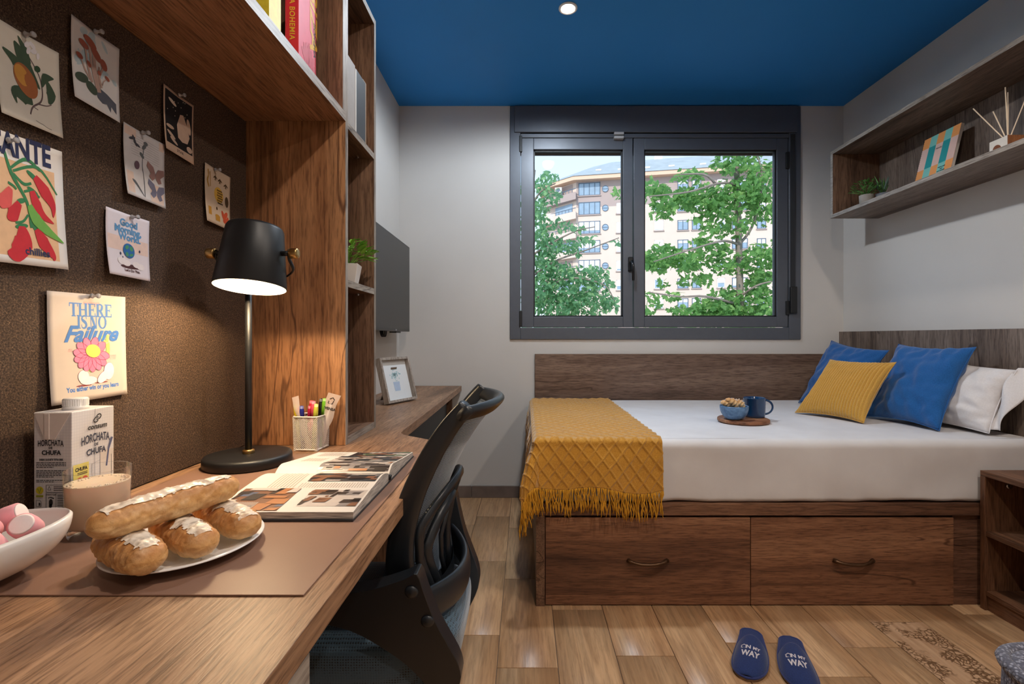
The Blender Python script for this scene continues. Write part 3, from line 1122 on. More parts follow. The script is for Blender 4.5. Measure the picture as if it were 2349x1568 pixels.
R_ = 0.035
prof = []     # (inset, z)
for k in range(7):
    a = PI / 2 * k / 6
    prof.append((R_ * (1 - math.sin(a)) * 0.6, MZ0 + 0.6 * R_ * (1 - math.cos(a))))
for k in range(1, 9):
    prof.append((0.0, MZ0 + 0.021 + (MZ1 - R_ - MZ0 - 0.021) * k / 8))
for k in range(1, 8):
    a = PI / 2 * k / 7
    prof.append((R_ * (1 - math.cos(a)), MZ1 - R_ + R_ * math.sin(a)))
ring = []
NXm, NYm = 90, 40
for i in range(NXm):
    ring.append((i / NXm, 0.0))
for i in range(NYm):
    ring.append((1.0, i / NYm))
for i in range(NXm):
    ring.append((1 - i / NXm, 1.0))
for i in range(NYm):
    ring.append((0.0, 1 - i / NYm))
for ins, z in prof:
    for (a, b) in ring:
        x = MX0 + ins + (MX1 - MX0 - 2 * ins) * a
        y = MY0 + ins + (MY1 - MY0 - 2 * ins) * b
        wv_ = 0.006 * noise.noise(Vector((x * 5, y * 5, z * 9)))
        low = max(0, 1 - (z - MZ0) / 0.06)
        wv_ += low * 0.008 * noise.noise(Vector((x * 14, y * 14, 1.7)))
        dx, dy = (1 if a == 1 else -1 if a == 0 else 0), (1 if b == 1 else -1 if b == 0 else 0)
        zz = z + (low * 0.012 * max(0, noise.noise(Vector((x * 6, y * 6, 4)))) if z < MZ0 + 0.1 else 0)
        px_, py_ = x + dx * wv_ * 0.6, y + dy * wv_
        mt.v.append((px_ - 1.05, py_ - 2.5, zz - MZ0))
k = len(ring)
for j in range(len(prof) - 1):
    for i in range(k):
        a, b = j * k + i, j * k + (i + 1) % k
        mt.f.append((a, b, b + k, a + k))
# top surface
base_ = len(mt.v)
ins = prof[-1][0]
for j in range(NYm + 1):
    for i in range(NXm + 1):
        x = MX0 + ins + (MX1 - MX0 - 2 * ins) * i / NXm
        y = MY0 + ins + (MY1 - MY0 - 2 * ins) * j / NYm
        e = min(i, NXm - i, j, NYm - j)
        z = MZ1 - MZ0 + (0.0 if e == 0 else 0.003 * noise.noise(Vector((x * 4, y * 4, 9))))
        mt.v.append((x - 1.05, y - 2.5, z))
for j in range(NYm):
    for i in range(NXm):
        a = base_ + j * (NXm + 1) + i
        mt.f.append((a, a + 1, a + NXm + 2, a + NXm + 1))
mo = mt.build('mattress', sheet.m, smooth=True, label='thick mattress in a white fitted sheet on the bed base', cat='mattress')
mo.location = (1.05, 2.5, MZ0)
bm = bmesh.new()
bm.from_mesh(mo.data)
bmesh.ops.remove_doubles(bm, verts=bm.verts, dist=0.0006)
bm.to_mesh(mo.data)
bm.free()

# ---- nightstand, its open front facing the room
ns = thing('nightstand', (1.91, 1.62, 0), label='dark oak open nightstand with shelves beside the bed', cat='nightstand')
no = ns.location
ns_oak = wood('nightstand_oak', 2, (70, 46, 32), (118, 80, 56), (146, 104, 76), 0.5, 41.0)
ns_oak_y = wood('nightstand_oak_y', 1, (70, 46, 32), (122, 84, 60), (150, 108, 80), 0.5, 43.0)
for nm, a, mat in (('top_board', (1.761, 2.0495, 1.40, 1.872, 0.512, 0.532), ns_oak_y),
                   ('side_panel', (1.761, 2.0495, 1.852, 1.872, 0.0, 0.5115), ns_oak),
                   ('side_panel', (1.761, 2.0495, 1.40, 1.42, 0.0, 0.5115), ns_oak),
                   ('back_panel', (2.041, 2.0495, 1.4205, 1.8515, 0.0, 0.5115), ns_oak),
                   ('shelf', (1.764, 2.0405, 1.4205, 1.8515, 0.285, 0.303), ns_oak_y),
                   ('base_board', (1.764, 2.0405, 1.4205, 1.8515, 0.057, 0.075), ns_oak_y),
                   ('plinth', (1.772, 1.788, 1.4205, 1.8515, 0.0, 0.0565), ns_oak_y)):
    bbox(nm, *a, mat, ns, 0.0012, no)
MB().lathe([(0.012, 0), (0.012, 0.006), (0.008, 0.008)], (1.85 - no[0], 1.852 - no[1], 0.478), 16, (0, -1, 0)).build('fitting', chrome, ns, smooth=True)

# ---- wall shelf on the right
ws = thing('wall_shelf', (1.94, 2.0, 1.7445), label='long grey oak open wall shelf box on the right wall', cat='shelf')
wo_ = ws.location
SX0, SX1, SY0, SY1, SZ0, SZ1 = 1.798, 2.0795, 0.45, 2.848, 1.7445, 2.137
for nm, a, mat in (('bottom_board', (SX0 + .0015, SX1, SY0, SY1, SZ0, SZ0 + 0.02), grey_oak_y),
                   ('top_board', (SX0 + .0015, SX1, SY0, SY1, SZ1 - 0.02, SZ1), grey_oak_y),
                   ('end_panel', (SX0 + .0015, SX1, SY1 - 0.02, SY1, SZ0 + 0.0205, SZ1 - 0.0205), oak_z),
                   ('end_panel', (SX0 + .0015, SX1, SY0, SY0 + 0.02, SZ0 + 0.0205, SZ1 - 0.0205), oak_z),
                   ('back_panel', (SX1 - 0.008, SX1, SY0 + 0.0205, SY1 - 0.0205, SZ0 + 0.0205, SZ1 - 0.0205), grey_oak_z)):
    p_ = bbox(nm, *a, mat, ws, 0.0008, wo_)
    if nm != 'back_panel':
        bbox('edge_strip', SX0, SX0 + 0.0015, a[2], a[3], a[4], a[5], edge_band, p_, 0, wo_)

# ================================================================== things on the desk
MATZ = DZ + 0.0025
mat_o = MB()
mat_o.box(-0.255, 0.255, -0.3545, 0.3545, 0.0003, 0.0025)
mo_ = mat_o.build('desk_mat', plain('brown_leather', (140, 106, 88), 0.42, spec=0.4, var=0.05, vscale=8, bump=0.05, bscale=500), bevel=0.0008, label='large brown leather desk mat lying on the desk', cat='desk mat')
mo_.location = (-0.525, 0.9435, DZ)

# ---- desk lamp
lamp_black = plain('lamp_black_satin', (24, 24, 25), 0.45, var=0.03, bump=0.04, bscale=800)
lp = thing('desk_lamp', (-0.687, 1.2, MATZ), label='black metal desk lamp with tilted shade, switched on', cat='lamp')
MB().lathe([(0.0, 0.0), (0.095, 0.0), (0.0985, 0.003), (0.0985, 0.020), (0.0955, 0.0245), (0.085, 0.026), (0.0, 0.026)], seg=64).build('base', lamp_black, lp, smooth=True)
MB().lathe([(0.0, 0.026), (0.0135, 0.026), (0.0135, 0.034), (0.011, 0.036), (0.0, 0.036)], seg=24).build('collar', brass, lp, smooth=True)
MB().lathe([(0.0, 0.034), (0.0078, 0.034), (0.0078, 0.455), (0.0, 0.457)], seg=20).build('pole', lamp_black, lp, smooth=True)
shc = Vector((0.060, -0.088, 0.0))                  # shade axis, in front of the pole
tilt = Matrix.Rotation(math.radians(-9), 4, 'X')
zb, zt_ = 0.427, 0.568
pivot = Vector((shc.x, shc.y, 0.49))


def shv(p):
    return pivot + (tilt @ (Vector(p) - Vector((0, 0, 0.49))))


def shade_part(prof, name, mat, seg=56, par=lp, smooth=True):
    m = MB()
    m.lathe(prof, (0, 0, 0), seg, caps=False)
    m.v = [tuple(shv(p)) for p in m.v]
    return m.build(name, mat, par, smooth=smooth, recalc=True)


inner_white = plain('shade_inner_white', (245, 240, 230), 0.5, var=0)
outer = shade_part([(0.075, zb), (0.0745, zb - 0.0015), (0.0755, zb), (0.0605, zt_ - 0.006), (0.0575, zt_), (0.0, zt_ + 0.0015)], 'lamp_shade', lamp_black)
shade_part([(0.0738, zb - 0.001), (0.0588, zt_ - 0.008), (0.0, zt_ - 0.006)], 'shade_lining', inner_white, par=outer)
bulb = NT('lamp_bulb_glow')
em = bulb.add('Emission')
em.inputs['Color'].default_value = (1.0, 0.80, 0.52, 1)
em.inputs['Strength'].default_value = 20.0
bulb.link(em.outputs[0], bulb.out.inputs['Surface'])
shade_part([(0.0, zb + 0.03), (0.045, zb + 0.034), (0.055, zb + 0.045), (0.048, zb + 0.06), (0.02, zb + 0.085), (0.0, zb + 0.09)], 'bulb', bulb.m, 32)
l = bpy.data.lights.new('lamp_light', 'SPOT')
l.energy = LAMP_WATTS
l.color = (1.0, 0.72, 0.42)
l.spot_size = math.radians(165)
l.spot_blend = 0.15
l.shadow_soft_size = 0.03
lo = bpy.data.objects.new('lamp_light', l)
COL.objects.link(lo)
lo.parent = lp
lo.location = shv((0, 0, zb + 0.022))
lo.rotation_euler = (math.radians(-9), 0, 0)
# yoke, knobs and cable loop
zk = 0.506
yk = MB()
yp = [(0, 0, 0.448), (-0.02 + shc.x * .3, 0.0, 0.452)]
for sgn in (-1, 1):
    path = smoothpts([(0.0, 0.0, 0.452), (shc.x * .5 + sgn * 0.05, shc.y * .25, 0.452), (shc.x + sgn * 0.079, shc.y * .7, 0.468), (shc.x + sgn * 0.084, shc.y, zk - 0.012), (shc.x + sgn * 0.084, shc.y, zk + 0.008)], 6)
    yk.tube(path, 0.0048, 8, flat=0.5)
yk.build('yoke', lamp_black, lp, smooth=True)
for sgn in (-1, 1):
    MB().lathe([(0.0, 0.065), (0.006, 0.065), (0.006, 0.086), (0.0, 0.086)], (shc.x, shc.y, zk), 16, (sgn, 0, 0)).build('pivot_pin', lamp_black, lp, smooth=True)
    MB().lathe([(0.0, 0.086), (0.0115, 0.086), (0.012, 0.088), (0.012, 0.102), (0.011, 0.104), (0.0, 0.104)], (shc.x, shc.y, zk), 24, (sgn, 0, 0)).build('knob', brass, lp, smooth=True)
MB().tube(smoothpts([tuple(shv((0.01, 0.0, zt_ - 0.002))), tuple(shv((0.012, 0.004, zt_ + 0.012))), tuple(shv((-0.004, 0.02, zt_ + 0.02))), tuple(shv((-0.02, 0.05, zt_ + 0.010))),
                     tuple(shv((-0.03, 0.075, zt_ - 0.02))), (0.0, 0.0, 0.46)], 6), 0.0032, 8).build('cable', black_plastic, lp, smooth=True)

# ---- pen holder (wire mesh cup) and its contents
ph = thing('pen_holder', (-0.607, 1.373, DZ), math.radians(-4), label='white wire mesh pen cup beside the bookcase tower', cat='pen holder')
wire = NT('white_wire_mesh')
v = wire.coords((1, 1, 1))
sxyz = wire.add('SeparateXYZ')
wire.link(v, sxyz.inputs[0])
hsum = wire.math('ADD', sxyz.outputs[0], sxyz.outputs[1])
a1 = wire.math('ABSOLUTE', wire.math('SINE', wire.math('MULTIPLY', wire.math('ADD', hsum, sxyz.outputs[2]), 560.0)))
a2 = wire.math('ABSOLUTE', wire.math('SINE', wire.math('MULTIPLY', wire.math('SUBTRACT', hsum, sxyz.outputs[2]), 560.0)))
hole = wire.math('GREATER_THAN', wire.math('MINIMUM', a1, a2), 0.55)
trn = wire.add('BsdfTransparent')
msx = wire.add('MixShader')
wire.link(hole, msx.inputs[0])
wire.link(wire.b.outputs[0], msx.inputs[1])
wire.link(trn.outputs[0], msx.inputs[2])
wire.link(msx.outputs[0], wire.out.inputs['Surface'])
wire.color(lin((226, 220, 212)))
wire.set(0.4)
wm = plain('white_wire', (226, 220, 212), 0.4)
hw = 0.034
for i in range(4):
    a = PI / 2 * i
    c_, s_ = math.cos(a), math.sin(a)
    p = lambda x, y, z: (x * c_ - y * s_, x * s_ + y * c_, z)
    MB().quad(p(-hw, -hw, 0.004), p(hw, -hw, 0.004), p(hw + 0.002, -hw - 0.002, 0.094), p(-hw - 0.002, -hw - 0.002, 0.094)).build('mesh_side', wire.m, ph)
ringp = lambda h, z: [(h * math.copysign(abs(math.cos(t)) ** 0.3, math.cos(t)), h * math.copysign(abs(math.sin(t)) ** 0.3, math.sin(t)), z) for t in [2 * PI * i / 40 for i in range(41)]]
MB().tube(ringp(hw + 0.003, 0.095), 0.0024, 6).build('rim', wm, ph, smooth=True)
MB().tube(ringp(hw, 0.004), 0.0022, 6).build('base_ring', wm, ph, smooth=True)
MB().box(-hw, hw, -hw, hw, 0.0008, 0.003).build('base', wm, ph)


def stick(name, x, y, dx, dy, ln, r, mat, cap, capmat, label, cat, capname='cap'):
    """pen or marker standing in the cup"""
    p0 = Vector((x, y, DZ + 0.004))
    d = Vector((dx, dy, 1)).normalized()
    t = thing(name, p0, label=label, cat=cat, group='pens in the mesh cup')
    MB().tube([d * 0.0, d * ln], r, 10).build('barrel', mat, t, smooth=True)
    MB().tube([d * (ln - cap), d * (ln - cap * 0.3), d * (ln - 0.003), d * (ln + 0.001)], [r * 1.18, r * 1.15, r * 0.9, r * 0.4], 10).build(capname, capmat, t, smooth=True)
    return t


pc = [('yellow', (214, 190, 40)), ('navy', (34, 40, 130)), ('red', (214, 42, 60)), ('pink', (236, 92, 120)), ('black', (30, 30, 30)), ('green', (120, 190, 50)), ('lime', (208, 204, 72)), ('crimson', (180, 30, 70))]
spots = [(-0.632, 1.357, -0.10, -0.02, 0.122), (-0.622, 1.352, -0.02, -0.02, 0.120), (-0.607, 1.372, 0.0, 0.0, 0.132), (-0.600, 1.365, 0.03, -0.03, 0.132),
         (-0.590, 1.380, 0.05, 0.02, 0.136), (-0.583, 1.376, 0.08, 0.02, 0.138), (-0.594, 1.352, 0.09, -0.03, 0.126), (-0.617, 1.376, 0.06, -0.05, 0.118)]
names = ['leftmost marker in the mesh pen cup, yellow', 'navy blue marker in the mesh pen cup', 'red marker in the mesh pen cup', 'pink marker in the mesh pen cup',
         'slim black pen in the mesh pen cup', 'green marker in the mesh pen cup', 'lime yellow marker at the front of the mesh pen cup', 'crimson pen in the mesh pen cup']
for (cn, rgb), sp, nm in zip(pc, spots, names):
    mm = plain('marker_' + cn, rgb, 0.35, var=0.02)
    stick('marker_pen', sp[0], sp[1], sp[2], sp[3], sp[4], 0.0055, plain('marker_barrel_' + cn, tuple(min(255, int(x * .6 + 90)) for x in rgb), 0.4), 0.045, mm, nm, 'pen')
wrap = NT('clear_wrapper')
wrap.color(lin((235, 222, 216)))
wrap.set(0.25, 0, 0.6)
tt = wrap.add('BsdfTransparent')
mxx = wrap.add('MixShader')
mxx.inputs[0].default_value = 0.45
wrap.link(wrap.b.outputs[0], mxx.inputs[1])
wrap.link(tt.outputs[0], mxx.inputs[2])
wrap.link(mxx.outputs[0], wrap.out.inputs['Surface'])
red_ink = plain('wrapper_pen_red', (206, 70, 66), 0.4)
ink = plain('print_ink_black', (28, 28, 32), 0.6, var=0)


def packet(x, y, dx, dy, ln, wd, label, logo):
    p0 = Vector((x, y, DZ + 0.006))
    t = thing('wrapped_packet', p0, label=label, cat='packet', group='wrapped packets in the mesh cup')
    d = Vector((dx, dy, 1)).normalized()
    sidev = Vector((1, 0.15, -dx)).normalized()
    nn = sidev.cross(d)

    def f(u, v_):
        bul = 0.004 * math.sin(PI * min(1, max(0, u))) * math.sin(PI * min(1, max(0, v_)))
        wv = 0.002 * math.sin(v_ * 14)
        return d * (ln * v_) + sidev * ((u - .5) * wd * (1 - 0.25 * (1 - v_)) + wv)  + nn * bul
    MB().grid(f, 8, 12).build('wrapper', wrap.m, t, smooth=True)
    MB().tube([d * 0.01 - nn * 0.002, d * (ln * 0.8) - nn * 0.002], 0.003, 8).build('content', red_ink if not logo else paper_white, t, smooth=True)
    if logo:
        P = Print(lambda u, v_: f(u / wd, v_ / ln), t, 0.0004)
        c = wd / 2
        P.add('lettering', place(text2d('LIVENSA', 0.0105, 0.0003), c, ln * 0.70), ink, 3)
        z0 = ln * 0.84
        hs = stroke([(c - .007, z0 + .008), (c, z0 + .014), (c + .007, z0 + .008)], 0.0022, smooth=False) + stroke([(c - .006, z0 + .003), (c - .006, z0 - .004), (c - .002, z0 - .004)], 0.002, smooth=False) + stroke([(c + .006, z0 + .006), (c + .006, z0 - .004), (c + .002, z0 - .004)], 0.002, smooth=False)
        P.add('house_logo', hs, ink, 3)


packet(-0.590, 1.372, 0.30, 0.05, 0.155, 0.036, 'clear packet printed with a small house logo in the pen cup', True)
packet(-0.601, 1.345, -0.30, 0.03, 0.150, 0.018, 'slim wrapped pen leaning left in the pen cup', False)

# ---- drink carton
ct = thing('drink_carton', (-0.7615, 0.819, MATZ), label='white horchata carton with screw cap standing behind the glass', cat='carton')
cw, cd, chh = 0.0305, 0.040, 0.1925
cart_m = NT('carton_print')
v = cart_m.coords((1, 1, 1))
w1 = cart_m.add('TexVoronoi', feature='DISTANCE_TO_EDGE')
w1.inputs['Scale'].default_value = 210
w1.inputs['Randomness'].default_value = 0.0
cart_m.link(v, w1.inputs['Vector'])
cart_m.color(cart_m.ramp(w1.outputs['Distance'], [(0.05, lin((206, 202, 204))), (0.14, lin((226, 221, 219)))]))
cart_m.set(0.45, 0, 0.4)
MB().box(-cw, cw, -cd, cd, 0, chh).build('box', cart_m.m, ct, bevel=0.0012)
cap = MB().lathe([(0.0, chh), (0.0175, chh), (0.0175, chh + 0.004), (0.0165, chh + 0.005), (0.0165, chh + 0.017), (0.0155, chh + 0.0185), (0.0, chh + 0.0185)], (0.0, 0, 0), 40).build('cap', white_gloss, ct, smooth=True)
rb = MB()
for i in range(36):
    a = 2 * PI * i / 36
    rb.box(0.0164 * math.cos(a) - .0005, 0.0164 * math.cos(a) + .0005, 0.0164 * math.sin(a) - .0005, 0.0164 * math.sin(a) + .0005, chh + 0.006, chh + 0.0165)
rb.build('cap_ribs', white_gloss, cap)
flap_m = plain('carton_flap', (226, 214, 206), 0.5)
MB().prism([(-cw + .001, chh - .001), (cw - .001, chh - .001), (0.004, chh - 0.044), (-0.012, chh - 0.044)], lambda a, b: (a, -cd - 0.0002, b), lambda a, b: (a, -cd - 0.0014, b)).build('corner_flap', flap_m, ct, bevel=0.0004)
MB().box(-0.012, -0.004, -cd - 0.0022, -cd - 0.0013, chh - 0.043, chh - 0.002).build('flap_seam', flap_m, ct, bevel=0.0004)
ink_b = plain('carton_ink_dark', (40, 38, 40), 0.6, var=0)
ink_n = plain('carton_ink_slate', (62, 66, 84), 0.6, var=0)
grey_p = plain('carton_ink_grey', (150, 150, 160), 0.6, var=0)
yel = plain('carton_yellow', (220, 204, 110), 0.6, var=0)
red_p = plain('carton_red', (204, 84, 60), 0.6, var=0)
grn = plain('carton_green', (70, 130, 60), 0.6, var=0)
beige_p = plain('carton_beige', (214, 202, 192), 0.6, var=0)
A = Print(lambda u, v_: (u, -cd - 0.0003, v_ + 0.0265), ct)            # face towards the camera
A.add('lettering', place(text2d('HORCHATA', 0.0135, 0.0003, xs=0.56), -0.003, 0.1125, fn=arc(3.2)) + place(text2d('DE', 0.005, 0.0002), -0.003, 0.1072)
      + place(text2d('CHUFA', 0.0098, 0.0004, xs=0.95), -0.002, 0.0978), ink_b)
ln_ = []
rg = random.Random(2)
ln_ += place(text2d('SABIAS QUE ESTE TETRA BRIK', 0.0040, 0.0002, xs=0.72), -0.002, 0.0885)
for i, z in enumerate((0.0845, 0.082, 0.0795, 0.077, 0.0715, 0.069, 0.0665, 0.064, 0.0615, 0.056, 0.0535)):
    x = -0.026
    e = 0.022 if i not in (3, 8, 10) else 0.002
    while x < e:
        w_ = rg.uniform(0.002, 0.006)
        ln_ += rect(x, z, min(x + w_, e), z + 0.0012)
        x += w_ + 0.0008
for (x0, y0, x1, y1) in ((-0.010, 0.0375, 0.026, 0.049), (-0.010, 0.010, 0.026, 0.036)):
    ln_ += outline([(x0, y0), (x1, y0), (x1, y1), (x0, y1)], 0.0006)
ln_ += rect(0.0055, 0.010, 0.0061, 0.036)
for i in range(8):
    ln_ += rect(0.008, 0.0125 + i * 0.0028, 0.0245, 0.0137 + i * 0.0028)
for i in range(3):
    ln_ += rect(0.002, 0.040 + i * 0.0028, 0.024, 0.0411 + i * 0.0028)
ln_ += outline([(-0.0075, 0.041), (-0.0025, 0.041), (-0.005, 0.047)], 0.0006)
ln_ += place(text2d('CARBON TRUST', 0.0022, 0.0001), -0.0025, 0.0325)
ln_ += ellipse(-0.0025, 0.021, 0.0032, 0.0055) + ellipse(-0.003, 0.0155, 0.0026, 0.0032)
for i in range(5):
    ln_ += ellipse(-0.0062 + 0.0019 * i, 0.0283 + 0.0008 * math.sin(i), 0.0008 + 0.0001 * i, 0.001)
ln_ += outline([(-0.026, 0.0145), (-0.018, 0.0145), (-0.018, 0.022), (-0.0205, 0.0245), (-0.026, 0.0245)], 0.0006) + rect(-0.022, 0.016, -0.0195, 0.0205)
A.add('small_print', ln_, ink_b)
A.add('vegan_mark', ellipse(-0.0205, 0.0405, 0.0062, 0.0062) + rect(-0.0265, 0.0295, -0.0145, 0.0328), plain('carton_vegan_yellow', (206, 186, 40), 0.6, var=0))
A.add('vegan_leaf', stroke([(-0.0235, 0.0432), (-0.0208, 0.0362), (-0.018, 0.0442)], 0.0011, smooth=False) + place(text2d('VEGANO', 0.0028, 0.0001), -0.0205, 0.0302), grn, 2)
Bp = Print(lambda u, v_: (cw + 0.0003, u, v_), ct)            # face towards the room
Bp.add('seam', stroke([(0.002, 0.0), (0.0015, 0.07), (0.001, 0.15), (0.0025, chh)], 0.0007), grey_p, 1)
Bp.add('lettering', place(text2d('HORCHATA', 0.0195, 0.0004, xs=0.50), 0.003, 0.1375, fn=arc(5.0)) + place(text2d('DE', 0.0062, 0.0002), 0.004, 0.1298)
       + place(text2d('CHUFA', 0.0140, 0.0004, xs=0.80), 0.004, 0.1165, fn=arc(3.0)), ink_n, 2)
Bp.add('brand_lettering', place(text2d('consum', 0.0118, 0.0003, shear=0.25), 0.006, 0.1585), ink_b, 2)
lg = []
for dx, dy in ((-0.002, -0.002), (0.0025, 0.0025)):
    cpts = [(0.006 + dx + 0.0045 * math.cos(a) + 0.0015 * math.sin(a), 0.1755 + dy + 0.0042 * math.sin(a)) for a in [math.radians(50 + 290 * i / 14 + (180 if dx > 0 else 0)) for i in range(15)]]
    lg += stroke(cpts, 0.0017, smooth=False)
Bp.add('brand_logo', lg, ink_b, 2)
Bp.add('glass_illustration', stroke([(-0.004, 0.02), (-0.004, 0.100), (0.034, 0.108), (0.034, 0.02)], 0.0009, smooth=False), grey_p, 1)
Bp.add('glass_fill', rect(0.012, 0.025, 0.0385, 0.118), beige_p, 1)
Bp.add('straw', stroke([(0.024, 0.09), (0.028, 0.118), (0.035, 0.138)], [0.003, 0.003, 0.005], smooth=False), plain('carton_straw_blue', (88, 92, 124), 0.6, var=0), 2)
Bp.add('yellow_panel', rect(-0.038, 0.062, -0.010, 0.106), yel, 2)
Bp.add('panel_lettering', place(text2d('CHUFA', 0.0082, 0.0003, xs=0.8), -0.024, 0.0945) + rect(-0.031, 0.088, -0.013, 0.0892) + rect(-0.031, 0.0905, -0.013, 0.0915), ink_b, 3)
Bp.add('panel_nuts', ellipse(-0.028, 0.080, 0.005, 0.0035, 0.3) + ellipse(-0.017, 0.081, 0.005, 0.0035, -0.3) + ellipse(-0.022, 0.073, 0.007, 0.003), red_p, 3)

# ---- glass of horchata
gg = NT('clear_glass')
gtr = gg.add('BsdfTransparent')
gtr.inputs['Color'].default_value = (0.99, 0.995, 0.995, 1)
ggl = gg.add('BsdfGlossy')
ggl.inputs['Roughness'].default_value = 0.02
glw = gg.add('LayerWeight')
glw.inputs['Blend'].default_value = 0.14
gmx = gg.add('MixShader')
gg.link(gg.math('MULTIPLY', glw.outputs['Fresnel'], 0.4), gmx.inputs[0])
gg.link(gtr.outputs[0], gmx.inputs[1])
gg.link(ggl.outputs[0], gmx.inputs[2])
gg.link(gmx.outputs[0], gg.out.inputs['Surface'])
gs = thing('drinking_glass', (-0.682, 0.772, MATZ), label='clear tumbler filled with milky horchata in front of the carton', cat='glass')
MB().lathe([(0.0, 0.0), (0.034, 0.0), (0.0375, 0.003), (0.0395, 0.02), (0.0425, 0.104), (0.0418, 0.1055), (0.0408, 0.104), (0.0372, 0.020), (0.033, 0.0165), (0.0, 0.0165)], seg=64).build('tumbler', gg.m, gs, smooth=True)
milk = plain('horchata', (214, 190, 166), 0.35, var=0.02, Subsurface_Weight=0.15)
MB().lathe([(0.0, 0.0160), (0.033, 0.0160), (0.0378, 0.0205), (0.0405, 0.083), (0.0405, 0.0846), (0.038, 0.0836), (0.0, 0.0832)], seg=64).build('drink', milk, gs, smooth=True)
fo = MB()
rg = random.Random(4)
for i in range(60):
    a = rg.uniform(0, 2 * PI)
    r = rg.uniform(0.030, 0.0375)
    s = rg.uniform(0.0008, 0.0022)
    fo.lathe([(0.0, -s * .3), (s, 0.0), (s * .7, s * .6), (0.0, s * .8)], (r * math.cos(a), r * math.sin(a), 0.0836), 8)
fo.build('froth', plain('froth', (226, 206, 186), 0.3), gs, smooth=True, kind='stuff')

# ---- bowl with marshmallows
bw = thing('snack_bowl', (-0.716, 0.600, MATZ), math.radians(35), label='white leaf-shaped bowl holding pink marshmallows', cat='bowl')


def bowl_fn(off):
    def f(u, v_):
        a = 2 * PI * u
        r0 = 0.097
        tip = 1 + 0.17 * max(0, math.cos(a)) ** 6
        k = v_
        r = (0.036 + (r0 * tip - 0.036) * math.sin(k * PI / 2) ** 0.85) * (1 - off * 0.03)
        z = 0.004 + 0.058 * k ** 1.55 + 0.008 * k * max(0, math.cos(a)) ** 4
        return (r * math.cos(a), r * math.sin(a), z + off * 0.0035)
    return f


fb = MB()
fb.grid(bowl_fn(0), 72, 16, True)
n0 = len(fb.v)
fb.grid(bowl_fn(1), 72, 16, True)
for i in range(72):
    a, b = 16 * 72 + i, 16 * 72 + (i + 1) % 72
    fb.f.append((a, b, n0 + b, n0 + a))
fb.f.append(tuple(range(72)))
fb.f.append(tuple(n0 + i for i in range(72)))
fb.build('bowl_body', white_gloss, bw, smooth=True)
MB().lathe([(0.030, 0.0), (0.034, 0.0), (0.036, 0.005), (0.030, 0.005)], seg=48).build('foot_ring', white_gloss, bw, smooth=True)
pink_s = plain('marshmallow_pink', (236, 168, 176), 0.8, spec=0.15, var=0.05, vscale=60, bump=0.1, bscale=300, Subsurface_Weight=0.1)
pink_w = plain('marshmallow_white', (240, 224, 222), 0.85, spec=0.15, var=0.03, bump=0.15, bscale=300)
mrg = random.Random(6)
mm_spots = [(-0.664, 0.643, 0.061, (0.35, -0.75, 0.55), 'marshmallow nearest the pointed tip of the leaf-shaped bowl'),
            (-0.686, 0.612, 0.070, (0.45, -0.75, 0.45), 'large pale-ended marshmallow on top of the heap in the bowl'),
            (-0.697, 0.652, 0.070, (0.85, 0.3, 0.35), 'pink marshmallow lying on its side at the back of the heap'),
            (-0.728, 0.640, 0.066, (0.7, -0.6, 0.35), 'marshmallow at the left back of the heap beside the cork'),
            (-0.730, 0.602, 0.060, (0.55, -0.75, 0.35), 'marshmallow at the left of the heap, cut by the picture edge'),
            (-0.671, 0.606, 0.050, (0.2, -0.6, 0.75), 'low marshmallow against the front rim of the bowl'),
            (-0.703, 0.586, 0.056, (0.75, -0.45, 0.5), 'marshmallow slanting towards the front rim of the bowl'),
            (-0.745, 0.570, 0.050, (0.3, 0.4, 0.8), 'marshmallow at the near left rim of the bowl, out of the light'),
            (-0.700, 0.622, 0.034, (0.7, 0.6, 0.2), 'marshmallow buried under the heap in the bowl')]
for i, (x, y, z, ax, lab) in enumerate(mm_spots):
    t = thing('marshmallow', (x, y, MATZ + z), label=lab, cat='marshmallow', group='marshmallows in the white bowl')
    q = Vector((0, 0, 1)).rotation_difference(Vector(ax).normalized())
    s1 = MB().lathe([(0.0132, -0.0150), (0.0150, -0.0128), (0.0155, 0.0), (0.0150, 0.0128), (0.0132, 0.0150)], seg=24)
    s1.f = [f for f in s1.f if len(f) == 4]
    s1.v = [tuple(q @ Vector(p)) for p in s1.v]
    s1.build('pink_side', pink_s, t, smooth=True)
    for sg in (-1, 1):
        e1 = MB().lathe([(0.0132, sg * 0.0150), (0.011, sg * 0.0158), (0.0001, sg * 0.0156)], seg=24)
        e1.v = [tuple(q @ Vector(p)) for p in e1.v]
        e1.build('white_end', pink_w, t, smooth=True)

# ---- plate with glazed pastries
pt = MB()
pt.lathe([(0.0, 0.0), (0.052, 0.0), (0.060, 0.002), (0.088, 0.010), (0.104, 0.0145), (0.1055, 0.0155), (0.1045, 0.017), (0.087, 0.0125), (0.058, 0.005), (0.0, 0.0045)], seg=72, sx=0.93, sy=1.0)
pto = pt.build('dinner_plate', white_gloss, smooth=True, label='round white plate under the stack of glazed pastries', cat='plate')
pto.location = (-0.497, 0.712, MATZ)
crust = NT('pastry_crust')
v = crust.coords()
n1 = crust.noise(v, 38, 5, 0.6)
n2 = crust.noise(v, 120, 4, 0.6)
c1 = crust.ramp(n1, [(0.30, lin((198, 138, 78))), (0.5, lin((230, 182, 122))), (0.70, lin((244, 216, 172)))])
zsep = crust.add('SeparateXYZ')
crust.link(v, zsep.inputs[0])
hz = crust.math('ADD', crust.math('MULTIPLY', zsep.outputs[2], 22.0), crust.math('MULTIPLY', crust.noise(v, 30, 3), 0.5))
c1 = crust.mix(c1, crust.ramp(hz, [(0.35, lin((246, 222, 176))), (0.75, lin((226, 172, 108))), (1.0, lin((190, 122, 66)))]), 0.6)
